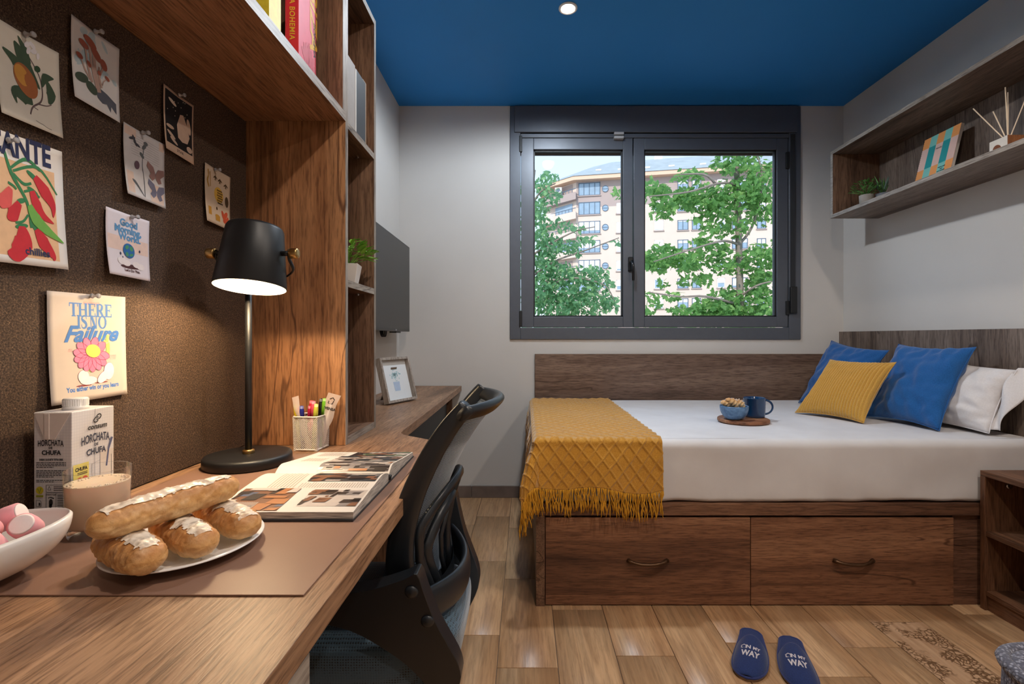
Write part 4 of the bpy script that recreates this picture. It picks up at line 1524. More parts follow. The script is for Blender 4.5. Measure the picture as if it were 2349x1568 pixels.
c1 = crust.mix(c1, crust.ramp(n2, [(0.35, (0.75, 0.68, 0.6, 1)), (0.55, (1, 1, 1, 1))]), 0.7, 'MULTIPLY')
crust.color(c1)
crust.set(0.5, 0, 0.35)
crust.bump(n2, 0.3, 0.003)
glaze = NT('sugar_glaze')
v = glaze.coords()
glaze.color(lin((240, 224, 204)))
glaze.set(0.35, 0, 0.4)
gn = glaze.noise(v, 70, 3)
glaze.bump(glaze.noise(v, 120, 3), 0.3, 0.003)
gtp = glaze.add('BsdfTransparent')
gms = glaze.add('MixShader')
glaze.link(glaze.ramp(gn, [(0.50, (0, 0, 0, 1)), (0.72, (0.6, 0.6, 0.6, 1))]), gms.inputs[0])
glaze.link(glaze.b.outputs[0], gms.inputs[1])
glaze.link(gtp.outputs[0], gms.inputs[2])
glaze.link(gms.outputs[0], glaze.out.inputs['Surface'])


def pastry(a, b, r, seed, label, taper=0.72, wob=0.10, flatz=0.9):
    a, b = Vector(a), Vector(b)
    mid = (a + b) / 2
    t = thing('glazed_pastry', mid - Vector((0, 0, r * flatz)), label=label, cat='pastry', group='glazed pastries on the white plate')
    d = (b - a)
    L = d.length
    d.normalize()
    side = d.cross(Vector((0, 0, 1))).normalized()
    up = side.cross(d)
    base = Vector(t.location)

    def f(u, v_, off=0.0):
        s = v_ * 2 - 1
        e = (1 - abs(s) ** 7.0) ** 0.5
        rr = r * e * (taper + (1 - taper) * (1 - s * s))
        th = 2 * PI * u
        p = mid + d * (s * L / 2) + side * (math.cos(th) * rr * 1.05) + up * (math.sin(th) * rr * flatz)
        nz_ = noise.noise(Vector((s * 5, math.cos(th) * 1.5, math.sin(th) * 1.5)) * 1.3 + Vector((seed, 0, 0)))
        nf_ = noise.noise(Vector((s * 16, math.cos(th) * 4.5, math.sin(th) * 4.5)) + Vector((seed, 3, 0)))
        n3_ = noise.noise(Vector((s * 40, math.cos(th) * 7, math.sin(th) * 7)) + Vector((seed, 3, 9)))
        k = 1 + wob * nz_ + 0.06 * nf_ + 0.035 * n3_
        q = mid + d * (s * L / 2)
        return (q + (p - q) * k + (p - q).normalized() * off if (p - q).length > 1e-6 else q) - base
    m = MB()
    m.grid(lambda u, v_: f(u, v_), 56, 90, True)
    m.build('crust', crust.m, t, smooth=True)
    # glaze lies over the top in an irregular patch
    g = MB()
    NU, NV = 34, 70
    idx = {}
    for j in range(NV + 1):
        for i in range(NU + 1):
            u = 0.06 + 0.38 * i / NU
            v_ = 0.08 + 0.86 * j / NV
            edge = noise.noise(Vector((v_ * 9, seed, 0))) * 0.30 + noise.noise(Vector((v_ * 30, seed, 5))) * 0.14
            inside = abs((i / NU) * 2 - 1) < 0.50 + edge * 1.3
            if inside:
                idx[(i, j)] = len(g.v)
                g.v.append(tuple(f(u, v_, 0.0012)))
    for j in range(NV):
        for i in range(NU):
            q = [(i, j), (i + 1, j), (i + 1, j + 1), (i, j + 1)]
            if all(k in idx for k in q):
                g.f.append(tuple(idx[k] for k in q))
    g.build('glaze', glaze.m, t, smooth=True)


zl = MATZ + 0.0355
pastry((-0.578, 0.668, zl + 0.001), (-0.462, 0.600, zl), 0.0255, 1.0, 'left one of the three short pastries lying on the plate', 0.9)
pastry((-0.548, 0.728, zl), (-0.424, 0.644, zl), 0.0245, 4.0, 'middle one of the three short pastries lying on the plate', 0.9)
pastry((-0.528, 0.788, zl), (-0.398, 0.706, zl), 0.0245, 8.0, 'right one of the three short pastries lying on the plate', 0.9)
pastry((-0.541, 0.595, MATZ + 0.0765), (-0.460, 0.772, MATZ + 0.080), 0.0230, 12.0, 'long glazed pastry lying across the three shorter ones', 0.97)

# ---- open magazine
mg = thing('open_magazine', (-0.418, 1.045, MATZ), label='thick open interiors magazine lying on the desk mat', cat='magazine')
PG = 0.1235


def page(side):
    def f(u, v_):
        """u 0..1 across X (left to right), v 0..1 from the spine outwards"""
        if side < 0:
            y = -0.218 * v_
            z = 0.0185 - 0.004 * v_ + 0.017 * math.sin(min(1, v_ / 0.30) * PI / 2) * (1 - v_) ** 1.0
        else:
            y = 0.222 * v_
            z = 0.0185 - 0.006 * v_ + 0.018 * math.sin(min(1, v_ / 0.16) * PI / 2) * (1 - v_) ** 1.2
        x = -PG + 2 * PG * u
        return (x, y, z)
    return f


edge_m = NT('page_block_edges')
ev = edge_m.coords((1, 1, 60))
edge_m.color(edge_m.ramp(edge_m.noise(ev, 26, 3), [(0.35, lin((120, 112, 104))), (0.6, lin((222, 212, 200)))]))
edge_m.set(0.7)
cov = plain('magazine_cover_dark', (34, 34, 38), 0.4)
for side in (-1, 1):
    f = page(side)
    blk = MB()
    N = 28
    for i in range(N + 1):
        for u in (0, 1):
            x, y, z = f(u, i / N)
            blk.v += [(x, y, z - 0.0004), (x, y, 0.0028)]
    for i in range(N):
        a, b = i * 4, (i + 1) * 4
        blk.f += [(a, b, b + 1, a + 1), (a + 2, a + 3, b + 3, b + 2), (a, a + 2, b + 2, b), (a + 1, b + 1, b + 3, a + 3)]
    blk.f.append((N * 4, N * 4 + 2, N * 4 + 3, N * 4 + 1))
    blk.build('page_block', edge_m.m, mg, recalc=True)
    MB().box(-PG - 0.002, PG + 0.002, min(0, side * 0.224), max(0, side * 0.224), 0.0, 0.0026).build('cover', cov, mg)
    top = MB()
    top.grid(lambda u, v_: f(u, v_ * 0.998), 12, 30)
    pgo = top.build('page', plain('magazine_paper', (216, 208, 200), 0.5, var=0.01), mg, smooth=True)
    # printed content: s = distance from the left page edge (X), w = distance outwards from spine
    if side < 0:
        g = lambda u, v_, f=f: f(u, 1 - v_)      # u left-right, v upwards as seen by the camera
    else:
        g = lambda u, v_, f=f: f(u, v_)
    P = Print(g, mg, 0.0003)
    cdk, cmid, clt = plain('photo_dark', (52, 44, 44), 0.35), plain('photo_brown', (128, 88, 66), 0.35), plain('photo_pale', (196, 184, 176), 0.35)
    cbl, cgn, cor = plain('photo_blue_grey', (92, 98, 118), 0.35), plain('photo_green', (96, 112, 84), 0.35), plain('photo_orange', (176, 116, 74), 0.35)
    txt = plain('magazine_text_grey', (176, 162, 148), 0.6, var=0)

    def pic(x0, y0, x1, y1, seed, cols, n=26):
        """a printed photograph made of overlapping colour shapes"""
        r2 = random.Random(seed)
        P.add('photo_print', rect(x0, y0, x1, y1, 8, 10), cols[0], 1)
        by = {}
        for k in range(n):
            c = r2.choice(cols[1:])
            cx, cy = r2.uniform(x0, x1), r2.uniform(y0, y1)
            w_, h_ = r2.uniform(0.02, 0.16) * (x1 - x0) * 1.2, r2.uniform(0.03, 0.16) * (y1 - y0)
            q = [(max(x0, min(x1, cx + dx * w_ + dy * h_ * .3)), max(y0, min(y1, cy + dy * h_))) for dx, dy in ((-1, -1), (1, -1), (1, 1), (-1, 1))]
            by.setdefault(c.name, (c, []))[1].append(q)
        for i, (c, ps) in enumerate(by.values()):
            P.add('photo_print', ps, c, 2 + i)

    def lines(x0, y0, x1, y1, n, vertical=False):
        ps = []
        r2 = random.Random(int(x0 * 999 + y0 * 99))
        for k in range(n):
            if vertical:
                x = x0 + (x1 - x0) * k / n
                ps += rect(x, y0, x + (x1 - x0) / n * 0.4, y1 - r2.uniform(0, .15) * (y1 - y0), 1, 6)
            else:
                y = y0 + (y1 - y0) * k / n
                ps += rect(x0, y, x1 - r2.uniform(0, .25) * (x1 - x0), y + (y1 - y0) / n * 0.4, 4, 1)
        P.add('text_lines', ps, txt, 1)

    if side < 0:
        pic(0.03, 0.02, 0.46, 0.45, 3, [cmid, cdk, cbl, clt, cor, cdk])
        st = []
        for k in range(22):
            st += rect(0.0 + k * 0.0125, 0.02, 0.006 + k * 0.0125, 0.16, 1, 2)
        P.add('rug_print', st, clt, 7)
        pic(0.56, 0.10, 0.985, 0.42, 5, [clt, cdk, cdk, plain('photo_grey', (140, 132, 130), 0.35), cmid])
        lines(0.18, 0.47, 0.40, 0.86, 9, True)
        lines(0.42, 0.47, 0.96, 0.585, 26, True)
        pic(0.44, 0.61, 0.985, 0.93, 7, [plain('photo_charcoal', (60, 62, 66), 0.35), clt, cdk, plain('photo_grey', (140, 132, 130), 0.35), cmid])
    else:
        pic(0.36, 0.02, 0.985, 0.30, 9, [plain('photo_grey', (140, 132, 130), 0.35), cdk, cor, clt, cdk])
        pic(0.36, 0.33, 0.985, 0.66, 10, [cdk, clt, cmid, clt, plain('photo_charcoal', (60, 62, 66), 0.35)])
        pic(0.42, 0.69, 0.985, 0.985, 12, [cdk, cgn, clt, cmid])
        lines(0.10, 0.30, 0.30, 0.55, 8, True)
        lines(0.10, 0.70, 0.36, 0.95, 12, True)
MB().tube([(PG + 0.0005, 0.0, 0.006), (PG + 0.002, 0.0, 0.016)], 0.004, 10).build('spine_band', black_plastic, mg, smooth=True)

# ---- photo frame at the far end of the desk
pf = thing('photo_frame', (-0.585, 2.335, DZ + 0.0088), math.radians(66.5), label='pale wooden photo frame with a faint print leaning on its stand', cat='photo frame')
fw, fh, fd = 0.11, 0.218, 0.03
fm = wood('pale_frame_wood', 2, (150, 138, 126), (178, 166, 154), (196, 186, 176), 0.5, 2.0)
lean = Matrix.Rotation(math.radians(-15), 4, 'X')


def fpart(name, x0, x1, y0, y1, z0, z1, mat, bev=0.001, par=pf):
    m = MB().box(x0, x1, y0, y1, z0, z1)
    m.v = [tuple(lean @ Vector(p)) for p in m.v]
    return m.build(name, mat, par, bevel=bev)


bw_ = 0.012
for a in ((-fw, -fw + bw_, 0, fd, 0, fh), (fw - bw_, fw, 0, fd, 0, fh), (-fw + bw_, fw - bw_, 0, fd, 0, bw_), (-fw + bw_, fw - bw_, 0, fd, fh - bw_, fh)):
    fpart('frame_bar', *a, fm)
fpart('backing', -fw + bw_, fw - bw_, fd - 0.006, fd, bw_, fh - bw_, plain('frame_backing_card', (150, 140, 130), 0.8))
fpart('print_sheet', -fw + bw_, fw - bw_, fd - 0.008, fd - 0.0065, bw_, fh - bw_, plain('frame_print_paper', (224, 228, 230), 0.7, var=0.01))
fl = []
rg = random.Random(9)
for i in range(46):
    a = rg.uniform(0, 2 * PI)
    r = rg.uniform(0, 1)
    fl += ellipse(r * math.cos(a) * 0.04, 0.135 + r * math.sin(a) * 0.035, rg.uniform(.004, .009), rg.uniform(.002, .004), rg.uniform(0, 3), 8)
fl2 = [[(-0.02, 0.055), (0.02, 0.055), (0.024, 0.10), (-0.024, 0.10)]]
PP = Print(lambda u, v_: tuple(lean @ Vector((u, fd - 0.0081, v_))), pf, 0.0003)
PP.add('flower_print', fl, plain('frame_print_teal', (176, 206, 210), 0.7), 1)
PP.add('vase_print', fl2, plain('frame_print_blue', (178, 196, 220), 0.7), 1)
st_ = MB()
st_.prism([(-0.03, 0), (0.03, 0), (0.02, 0.16), (-0.02, 0.16)], lambda a, b: (a, 0.115 - b * 0.35, b + 0.0005), lambda a, b: (a, 0.119 - b * 0.35, b + 0.0005))
st_.build('stand', plain('frame_stand', (126, 110, 96), 0.7), pf)

# ================================================================== prints pinned to the cork board
pin_clear = NT('clear_pin_plastic')
pin_clear.color(lin((226, 226, 230)))
pin_clear.set(0.12, 0, 0.7, Transmission_Weight=0.55)


def push_pin(px, py, label):
    Yp = 0.80 * FPX / (VX - px)
    p = at(px, py, Yp)
    t = thing('push_pin', (CX + 0.004, p.y - 0.006, p.z), label=label, cat='push pin', group='clear push pins on the cork board')
    MB().lathe([(0.0, 0.0), (0.0045, 0.0), (0.0048, 0.0015), (0.0028, 0.0035), (0.0024, 0.009), (0.0044, 0.0115), (0.0046, 0.0135), (0.0038, 0.0145), (0.0, 0.0147)], (0.002, 0, 0), 16, (1, 0, 0)).build('grip', pin_clear.m, t, smooth=True)
    MB().tube([(-0.010, 0, 0), (0.003, 0, 0)], 0.0006, 6).build('needle', chrome, t)


def poster(name, y0, y1, z0, z1, label, tilt_=0.0, curl=0.010, twist=0.0, paper=paper_white):
    """sheet hanging in front of the cork; u right, v up, in metres"""
    W, H = y1 - y0, z1 - z0
    t = thing(name, (CX + 0.001, (y0 + y1) / 2, z0), label=label, cat='poster', group='prints pinned to the cork board')
    ca, sa = math.cos(tilt_), math.sin(tilt_)

    def f(u, v_):
        a, b = u / W, v_ / H
        x = 0.0015 + curl * (1 - b) ** 2 * (0.55 + 0.45 * (1 - a) * (1 + twist)) + 0.004 * (1 - min(1, abs(a - 0.5) * 2)) * (b ** 2) * 0 + 0.003 * abs(a - 0.5) * 2 * b
        yy, zz = (u - W / 2), v_ - H * 0.95
        return (x, yy * ca - zz * sa, yy * sa + zz * ca + H * 0.95)
    m = MB()
    m.grid(lambda a, b: f(a * W, b * H), 14, 20)
    m.build('sheet', paper, t, smooth=True, solid=0.0003)
    return Print(f, t, 0.0003), W, H


def ink_(name, rgb):
    return plain('ink_' + name, rgb, 0.65, spec=0.2, var=0.05, vscale=80)


def S(polys, W, H):
    """unit drawing coordinates -> metres"""
    return [[(x * W, y * H) for x, y in p] for p in polys]


# 1 botanical orange
P, W, H = poster('botanical_print', 0.735, 0.839, 1.391, 1.537, 'cream print of an orange fruit on a leafy branch', 0.03, 0.012, paper=plain('print_cream', (226, 220, 208), 0.75, spec=0.2, var=0.03))
P.add('branch', S(stroke([(.46, .12), (.52, .22), (.66, .32), (.70, .45), (.66, .62), (.50, .80)], [.02, .022, .014]) + stroke([(.62, .28), (.75, .30), (.84, .34)], [.016, .008]) + stroke([(.54, .22), (.60, .21)], .01), W, H), ink_('twig', (108, 92, 92)), 1)
lv = []
for pts, wd in (([(.12, .72), (.30, .64), (.36, .52)], [.02, .13, .02]), ([(.30, .86), (.42, .72), (.66, .46)], [.02, .20, .02]), ([(.36, .94), (.46, .82), (.54, .70)], [.01, .11, .02]),
                ([(.90, .66), (.76, .62), (.70, .50)], [.01, .11, .02]), ([(.78, .60), (.84, .46), (.80, .34)], [.02, .16, .03]), ([(.26, .18), (.24, .30), (.42, .30), (.52, .24)], [.01, .10, .20, .01])):
    lv += stroke(pts, wd, 6)
P.add('leaves', S(lv, W, H), ink_('leaf_green', (72, 92, 74)), 2)
P.add('fruit', S(ellipse(.44, .48, .20, .155, -.7, 28), W, H), ink_('orange_shade', (170, 106, 66)), 3)
P.add('fruit_light', S(ellipse(.38, .52, .12, .10, -.7, 24), W, H), ink_('orange', (206, 150, 74)), 4)
P.add('blossom', S(ellipse(.50, .90, .05, .03, .6) + ellipse(.58, .92, .05, .03, -.5) + ellipse(.60, .86, .05, .028, .4) + ellipse(.52, .84, .05, .026, 1.0) + ellipse(.66, .83, .04, .024, 1.3), W, H), ink_('blossom_white', (232, 230, 236)), 3)
P.add('bud', S(ellipse(.64, .68, .05, .035, .4), W, H), ink_('bud_green', (58, 84, 62)), 3)
P.add('caption', S(stroke([(.54, .075), (.60, .065), (.66, .06), (.72, .045), (.80, .04)], .007), W, H), ink_('caption_grey', (120, 112, 108)), 1)
push_pin(80, 84, 'clear push pin holding the orange branch print')

# 2 mushrooms
P, W, H = poster('mushroom_print', 0.862, 0.964, 1.473, 1.621, 'watercolour print of brown mushrooms on a dark stump', -0.02, 0.012, paper=plain('print_pale', (224, 222, 222), 0.75, spec=0.2, var=0.03))
sky_ = []
rg = random.Random(31)
for i in range(16):
    sky_ += ellipse(rg.uniform(.1, .9), rg.uniform(.45, .95), rg.uniform(.03, .12), rg.uniform(.02, .06), rg.uniform(0, 3), 14)
P.add('sky_wash', S([p for p in sky_ if all(0.02 < x < .98 and 0.02 < y < .98 for x, y in p)], W, H), ink_('wash_blue', (186, 206, 214)), 1)
P.add('stump', S([[(.45, .27), (.60, .30), (.72, .28), (.92, .22), (.92, .08), (.80, .14), (.78, .06), (.70, .14), (.60, .12), (.50, .16)]], W, H), ink_('stump_slate', (96, 100, 112)), 2)
P.add('moss', S(ellipse(.18, .30, .14, .06, .2) + ellipse(.38, .24, .12, .07, -.2), W, H), ink_('moss', (74, 88, 76)), 3)
st = []
for a, b, w_ in (((.50, .28), (.36, .78), .06), ((.54, .24), (.46, .72), .09), ((.40, .32), (.28, .70), .05), ((.52, .30), (.66, .62), .045), ((.36, .34), (.18, .54), .035), ((.60, .32), (.56, .58), .04), ((.62, .36), (.72, .48), .02)):
    st += stroke([a, ((a[0] + b[0]) / 2 - .02, (a[1] + b[1]) / 2), b], [w_, w_ * .8, w_ * .7])
P.add('stems', S(st, W, H), ink_('stem_cream', (186, 158, 148)), 4)
P.add('caps', S(ellipse(.38, .82, .14, .055, -.25) + ellipse(.50, .72, .13, .06, -.55) + ellipse(.24, .74, .10, .045, -.2) + ellipse(.66, .64, .08, .06, -.7) + ellipse(.15, .56, .07, .036, -.1) + ellipse(.34, .53, .05, .035, -.4) + ellipse(.73, .49, .05, .024, -.3) + ellipse(.56, .50, .04, .03), W, H), ink_('cap_russet', (160, 92, 76)), 5)
push_pin(236, 77, 'clear push pin holding the mushroom print')

# 3 dark card
P, W, H = poster('star_card_print', 1.082, 1.180, 1.466, 1.612, 'dark engraved card print captioned STAR', -0.03, 0.012, paper=plain('print_tan', (206, 178, 156), 0.75, spec=0.2, var=0.03))
P.add('night_ground', S(rect(.05, .13, .95, .96, 6, 8), W, H), ink_('night_black', (36, 33, 34)), 1)
P.add('figure', S([[(.46, .30), (.60, .26), (.78, .28), (.86, .40), (.80, .55), (.66, .72), (.56, .70), (.44, .50)]] + ellipse(.84, .58, .13, .06, 1.9) + ellipse(.20, .40, .13, .03) + ellipse(.22, .28, .14, .03, -.3) + ellipse(.30, .20, .13, .028, -.3) + ellipse(.84, .20, .10, .05), W, H), ink_('figure_cream', (206, 178, 158)), 2)
P.add('cloud_and_stars', S(ellipse(.30, .82, .14, .03, -.2) + [q for i in range(12) for q in ellipse(rg.uniform(.1, .9), rg.uniform(.62, .94), .012, .009, 0, 6)], W, H), ink_('star_cream', (224, 206, 190)), 2)
P.add('lettering', place(text2d('STAR', 0.0085, 0.0002, spacing=1.2), W * .5, H * .055), ink_('caption_brown', (74, 58, 52)), 1)
push_pin(424, 221, 'clear push pin holding the dark star card')

# 4 butterflies
P, W, H = poster('butterfly_print', 0.974, 1.085, 1.334, 1.479, 'pale collage print of two butterflies and a flower stem', -0.02, 0.014, paper=plain('print_collage', (206, 202, 202), 0.75, spec=0.2, var=0.05, vscale=40))
P.add('collage_patch', S(rect(.02, .86, .30, .98) + rect(.86, .86, .98, .98) + rect(.60, .03, .95, .30) + rect(.04, .05, .20, .35), W, H), ink_('patch_peach', (214, 190, 176)), 1)
P.add('writing_lines', S([q for i in range(9) for q in stroke([(.18, .62 + i * .035), (.5, .625 + i * .035), (.86, .61 + i * .035)], .006)], W, H), ink_('script_grey', (170, 166, 168)), 1)
P.add('stem', S(stroke([(.44, .05), (.46, .30), (.44, .55), (.52, .85)], .016) + ellipse(.50, .80, .06, .03, .6) + ellipse(.54, .86, .05, .03, 0) + ellipse(.44, .66, .06, .03, -.5) + stroke([(.08, .22), (.22, .22), (.42, .06)], [.01, .05, .01]), W, H), ink_('stem_grey', (96, 100, 104)), 2)
P.add('bud', S(ellipse(.30, .48, .07, .055, .8), W, H), ink_('bud_plum', (106, 84, 96)), 3)
wing = [(0, 0), (.06, .10), (.20, .14), (.22, .06), (.12, -.02), (.16, -.08), (.08, -.12), (.01, -.06)]
bf = lambda cx, cy, s, r: [[(cx + s * sg * x * math.cos(r) - s * y * math.sin(r), cy + s * sg * x * math.sin(r) + s * y * math.cos(r)) for x, y in wing] for sg in (-1, 1)]
P.add('butterfly', S(bf(.76, .46, 1.0, -.1), W, H), ink_('butterfly_rust', (150, 116, 110)), 3)
P.add('butterfly', S(bf(.76, .20, 1.0, -.1), W, H), ink_('butterfly_slate', (112, 112, 132)), 3)
P.add('insect', S(ellipse(.26, .82, .09, .025, -.9) + ellipse(.20, .84, .08, .02, .3) + ellipse(.32, .78, .08, .018, -.2), W, H), ink_('insect_dark', (70, 70, 78)), 3)
push_pin(342, 307, 'clear push pin holding the butterfly print')

# 5 bees
P, W, H = poster('bee_print', 1.222, 1.327, 1.338, 1.486, 'small tan print of bees, honeycomb and a red flower', -0.04, 0.012, paper=plain('print_sand', (206, 184, 160), 0.75, spec=0.2, var=0.03))
bees = []
for cx, cy in ((.42, .84), (.60, .82), (.82, .78)):
    bees += ellipse(cx, cy, .02, .05) + ellipse(cx - .04, cy + .01, .045, .014, .5) + ellipse(cx + .04, cy + .01, .045, .014, -.5) + stroke([(cx - .05, cy - .05), (cx, cy), (cx + .05, cy - .05)], .006, smooth=False)
P.add('bees', S(bees + ellipse(.86, .50, .07, .10) + ellipse(.45, .30, .03, .03), W, H), ink_('bee_brown', (86, 68, 48)), 2)
P.add('ochre_lettering', S(stroke([(.12, .92), (.14, .82), (.10, .72), (.16, .62)], [.05, .03, .06, .04]) + stroke([(.20, .90), (.22, .64)], .025), W, H), ink_('ochre', (166, 128, 62)), 2)
P.add('honeycomb_glow', S(ellipse(.55, .56, .18, .14), W, H), ink_('honey', (214, 170, 74)), 1)
P.add('honeycomb', S([q for i in range(6) for j in range(4) for q in ellipse(.50 + .05 * j + .02 * (i % 2), .64 - .045 * i, .022, .018, 0, 6)], W, H), ink_('comb_dark', (70, 56, 40)), 3)
P.add('flower', S(ellipse(.80, .24, .10, .05, .6) + ellipse(.70, .22, .10, .05, 2.2) + ellipse(.78, .14, .10, .05, .2) + ellipse(.88, .16, .07, .05, 1.4), W, H), ink_('poppy', (196, 84, 56)), 2)
P.add('jar', S(rect(.10, .14, .22, .28) + ellipse(.46, .16, .10, .035) + rect(.37, .08, .55, .16), W, H), ink_('jar_amber', (190, 140, 60)), 2)
push_pin(505, 391, 'clear push pin holding the bee print')

# 6 chillies
P, W, H = poster('chilli_poster', 0.694, 0.845, 1.162, 1.367, 'peach poster of red chillies lettered PICANTE', 0.035, 0.014)
P.add('peach_panel', S(rect(.05, .06, .90, .80, 8, 14), W, H), ink_('peach', (234, 190, 148)), 1)
P.add('headline', place(text2d('PICANTE', 0.050, 0.0016, xs=0.60), W * .465, H * .835), ink_('navy', (54, 60, 92)), 3)
gr = []
for pts, wd in (([(.38, .86), (.44, .70), (.58, .50), (.60, .30)], [.02, .035, .03, .02]), ([(.44, .74), (.60, .84), (.74, .78)], [.02, .03, .02]), ([(.46, .72), (.72, .80), (.92, .62)], [.02, .025, .012]),
                ([(.46, .70), (.56, .64), (.64, .66)], [.02, .025, .02]), ([(.58, .40), (.52, .34), (.44, .32)], .02), ([(.60, .34), (.68, .26), (.70, .30)], .025), ([(.40, .62), (.46, .60), (.48, .58)], .02),
                ([(.56, .58), (.64, .60), (.72, .56)], .02)):
    gr += stroke(pts, wd)
gr += ellipse(.50, .30, .07, .02, .2) + ellipse(.66, .32, .06, .02, -.6) + ellipse(.66, .72, .07, .02, -.5) + ellipse(.65, .60, .06, .02, -.4) + ellipse(.52, .50, .05, .02, .3)
P.add('chilli_stems', S(gr, W, H), ink_('stem_green', (66, 132, 86)), 3)
for pts, wd in (([(.68, .72), (.78, .62), (.86, .52), (.86, .42)], [.05, .12, .07, .005]), ([(.64, .60), (.68, .50), (.74, .42), (.86, .37)], [.05, .10, .07, .005]), ([(.50, .48), (.42, .38), (.36, .34)], [.05, .12, .02]),
                ([(.50, .30), (.50, .18), (.40, .08), (.32, .08)], [.06, .19, .14, .02]), ([(.66, .30), (.72, .20), (.82, .10), (.82, .06)], [.06, .13, .06, .01]), ([(.42, .58), (.36, .48), (.30, .42)], [.04, .13, .03]),
                ([(.24, .40), (.16, .30), (.10, .22)], [.04, .13, .02]), ([(.22, .62), (.14, .54), (.10, .46)], [.04, .12, .02])):
    P.add('chilli', S(stroke(pts, wd, 7), W, H), ink_('chilli_red', (204, 54, 62)) if pts[0][0] > .45 else ink_('chilli_coral', (224, 96, 92)), 4)
P.add('chilli', S(stroke([(.60, .48), (.66, .38), (.78, .30), (.96, .22)], [.05, .11, .08, .005], 7), W, H), ink_('chilli_green', (118, 176, 84)), 5)
P.add('caption', place(text2d('chillies', 0.0165, 0.0004, xs=0.95), W * .64, H * .085), ink_('navy', (54, 60, 92)), 5)
push_pin(42, 325, 'clear push pin holding the chilli poster')

# 7 good morning
P, W, H = poster('globe_print', 0.933, 1.041, 1.167, 1.297, 'small lilac print lettered Good Morning, World', -0.03, 0.014, paper=plain('print_lilac', (222, 214, 222), 0.75, spec=0.2, var=0.03))
P.add('gradient_band', S(rect(.03, .40, .97, .62, 8, 4), W, H), ink_('apricot', (226, 200, 190)), 1)
hb = ink_('sky_blue', (98, 150, 196))
P.add('lettering', place(text2d('Good', 0.0190, 0.0009, xs=.98), W * .52, H * .80) + place(text2d('Morning,', 0.0190, 0.0009, xs=.98), W * .50, H * .69) + place(text2d('World.', 0.0190, 0.0009, xs=.98), W * .54, H * .58), hb, 2)
P.add('clouds', S(ellipse(.32, .24, .10, .06) + ellipse(.42, .22, .10, .05) + ellipse(.66, .22, .09, .05) + ellipse(.76, .20, .10, .05), W, H), ink_('cloud_white', (232, 224, 226)), 3)
P.add('shadow', S(ellipse(.55, .175, .27, .035, .05), W, H), ink_('plum_brown', (84, 54, 56)), 2)
P.add('globe', S(ellipse(.50, .42, .135, .115, 0, 28), W, H), ink_('globe_blue', (50, 106, 170)), 4)
P.add('land', S(ellipse(.46, .47, .05, .03, .4) + ellipse(.56, .46, .04, .04, -.4) + ellipse(.45, .36, .035, .035) + ellipse(.55, .36, .05, .02, .3), W, H), ink_('globe_green', (76, 144, 110)), 5)
P.add('sparkles', S([[(.28, .35), (.30, .38), (.32, .35), (.30, .32)], [(.33, .30), (.345, .32), (.36, .30), (.345, .28)], [(.74, .45), (.76, .48), (.78, .45), (.76, .42)]], W, H), ink_('navy', (54, 60, 92)), 3)
P.add('caption', place(text2d("Let's Do This.", 0.0072, 0.0002), W * .55, H * .09), ink_('plum_brown', (84, 54, 56)), 3)
push_pin(318, 499, 'clear push pin holding the globe print')

# 8 there is no failure
P, W, H = poster('flower_poster', 0.818, 0.9785, 0.930, 1.126, 'large cream poster of a pink flower reading There is no failure', 0.015, 0.008, paper=plain('poster_cream', (204, 191, 181), 0.75, spec=0.2, var=0.02))
bl = ink_('poster_blue', (88, 132, 196))


def serif(word, size, xs=1.0):
    """capitals with thick stems, hairlines and slab serifs"""
    TK, TN, SV, SH = 0.24, 0.09, 0.42, 0.075
    st_ = lambda x: rect(x - TK / 2, 0, x + TK / 2, 1) + rect(x - SV / 2, 0, x + SV / 2, SH) + rect(x - SV / 2, 1 - SH, x + SV / 2, 1)
    G = {'T': (0.92, rect(.46 - TK / 2, 0, .46 + TK / 2, 1) + rect(.24, 0, .68, SH) + rect(0, 1 - TN, .92, 1) + rect(0, .72, .08, 1) + rect(.84, .72, .92, 1)),
         'H': (1.06, st_(.22) + st_(.84) + rect(.22, .47, .84, .47 + TN)),
         'E': (0.82, st_(.22) + rect(.22, 0, .78, TN) + rect(.22, 1 - TN, .76, 1) + rect(.22, .48, .60, .48 + TN) + rect(.71, 0, .79, .28) + rect(.69, .74, .77, 1) + rect(.54, .40, .61, .64)),
         'R': (0.95, st_(.22) + stroke([(.22, .955), (.52, .955), (.66, .86), (.68, .74), (.62, .58), (.50, .50), (.22, .49)], [.09, .12, .22, .24, .16, .09]) + stroke([(.44, .50), (.62, .28), (.78, .06), (.95, .04)], [.18, .22, .18, .07])),
         'I': (0.46, st_(.22)),
         'S': (0.74, stroke([(.62, .72), (.58, .90), (.38, .955), (.16, .86), (.14, .68), (.34, .55), (.54, .42), (.60, .24), (.46, .08), (.26, .045), (.10, .14), (.07, .32)], [.06, .08, .12, .16, .22, .26, .24, .18, .12, .08, .06])),
         'N': (1.02, rect(.16, 0, .25, 1) + rect(.76, 0, .85, 1) + rect(.04, 0, .38, SH) + rect(.64, 1 - SH, .98, 1) + rect(.0, 1 - SH, .25, 1) + [[(.12, 1), (.40, 1), (.85, 0), (.62, 0)]]),
         'O': (0.98, stroke([(.48 + .38 * math.cos(a), .5 + .46 * math.sin(a)) for a in [2 * PI * i / 24 for i in range(25)]], [.24, .09, .24, .09, .24], smooth=False)),
         ' ': (0.18, [])}
    out, x = [], 0.0
    for c_ in word:
        wd, ps = G[c_]
        out += [[((p + x) * size * xs * .72, q * size * .72) for p, q in poly] for poly in ps]
        x += wd
    sh2 = x * size * xs * .72 / 2
    return [[(p - sh2, q) for p, q in poly] for poly in out]


def slab(x, y, w_, h_):
    return rect(x - w_ / 2, y, x + w_ / 2, y + h_)


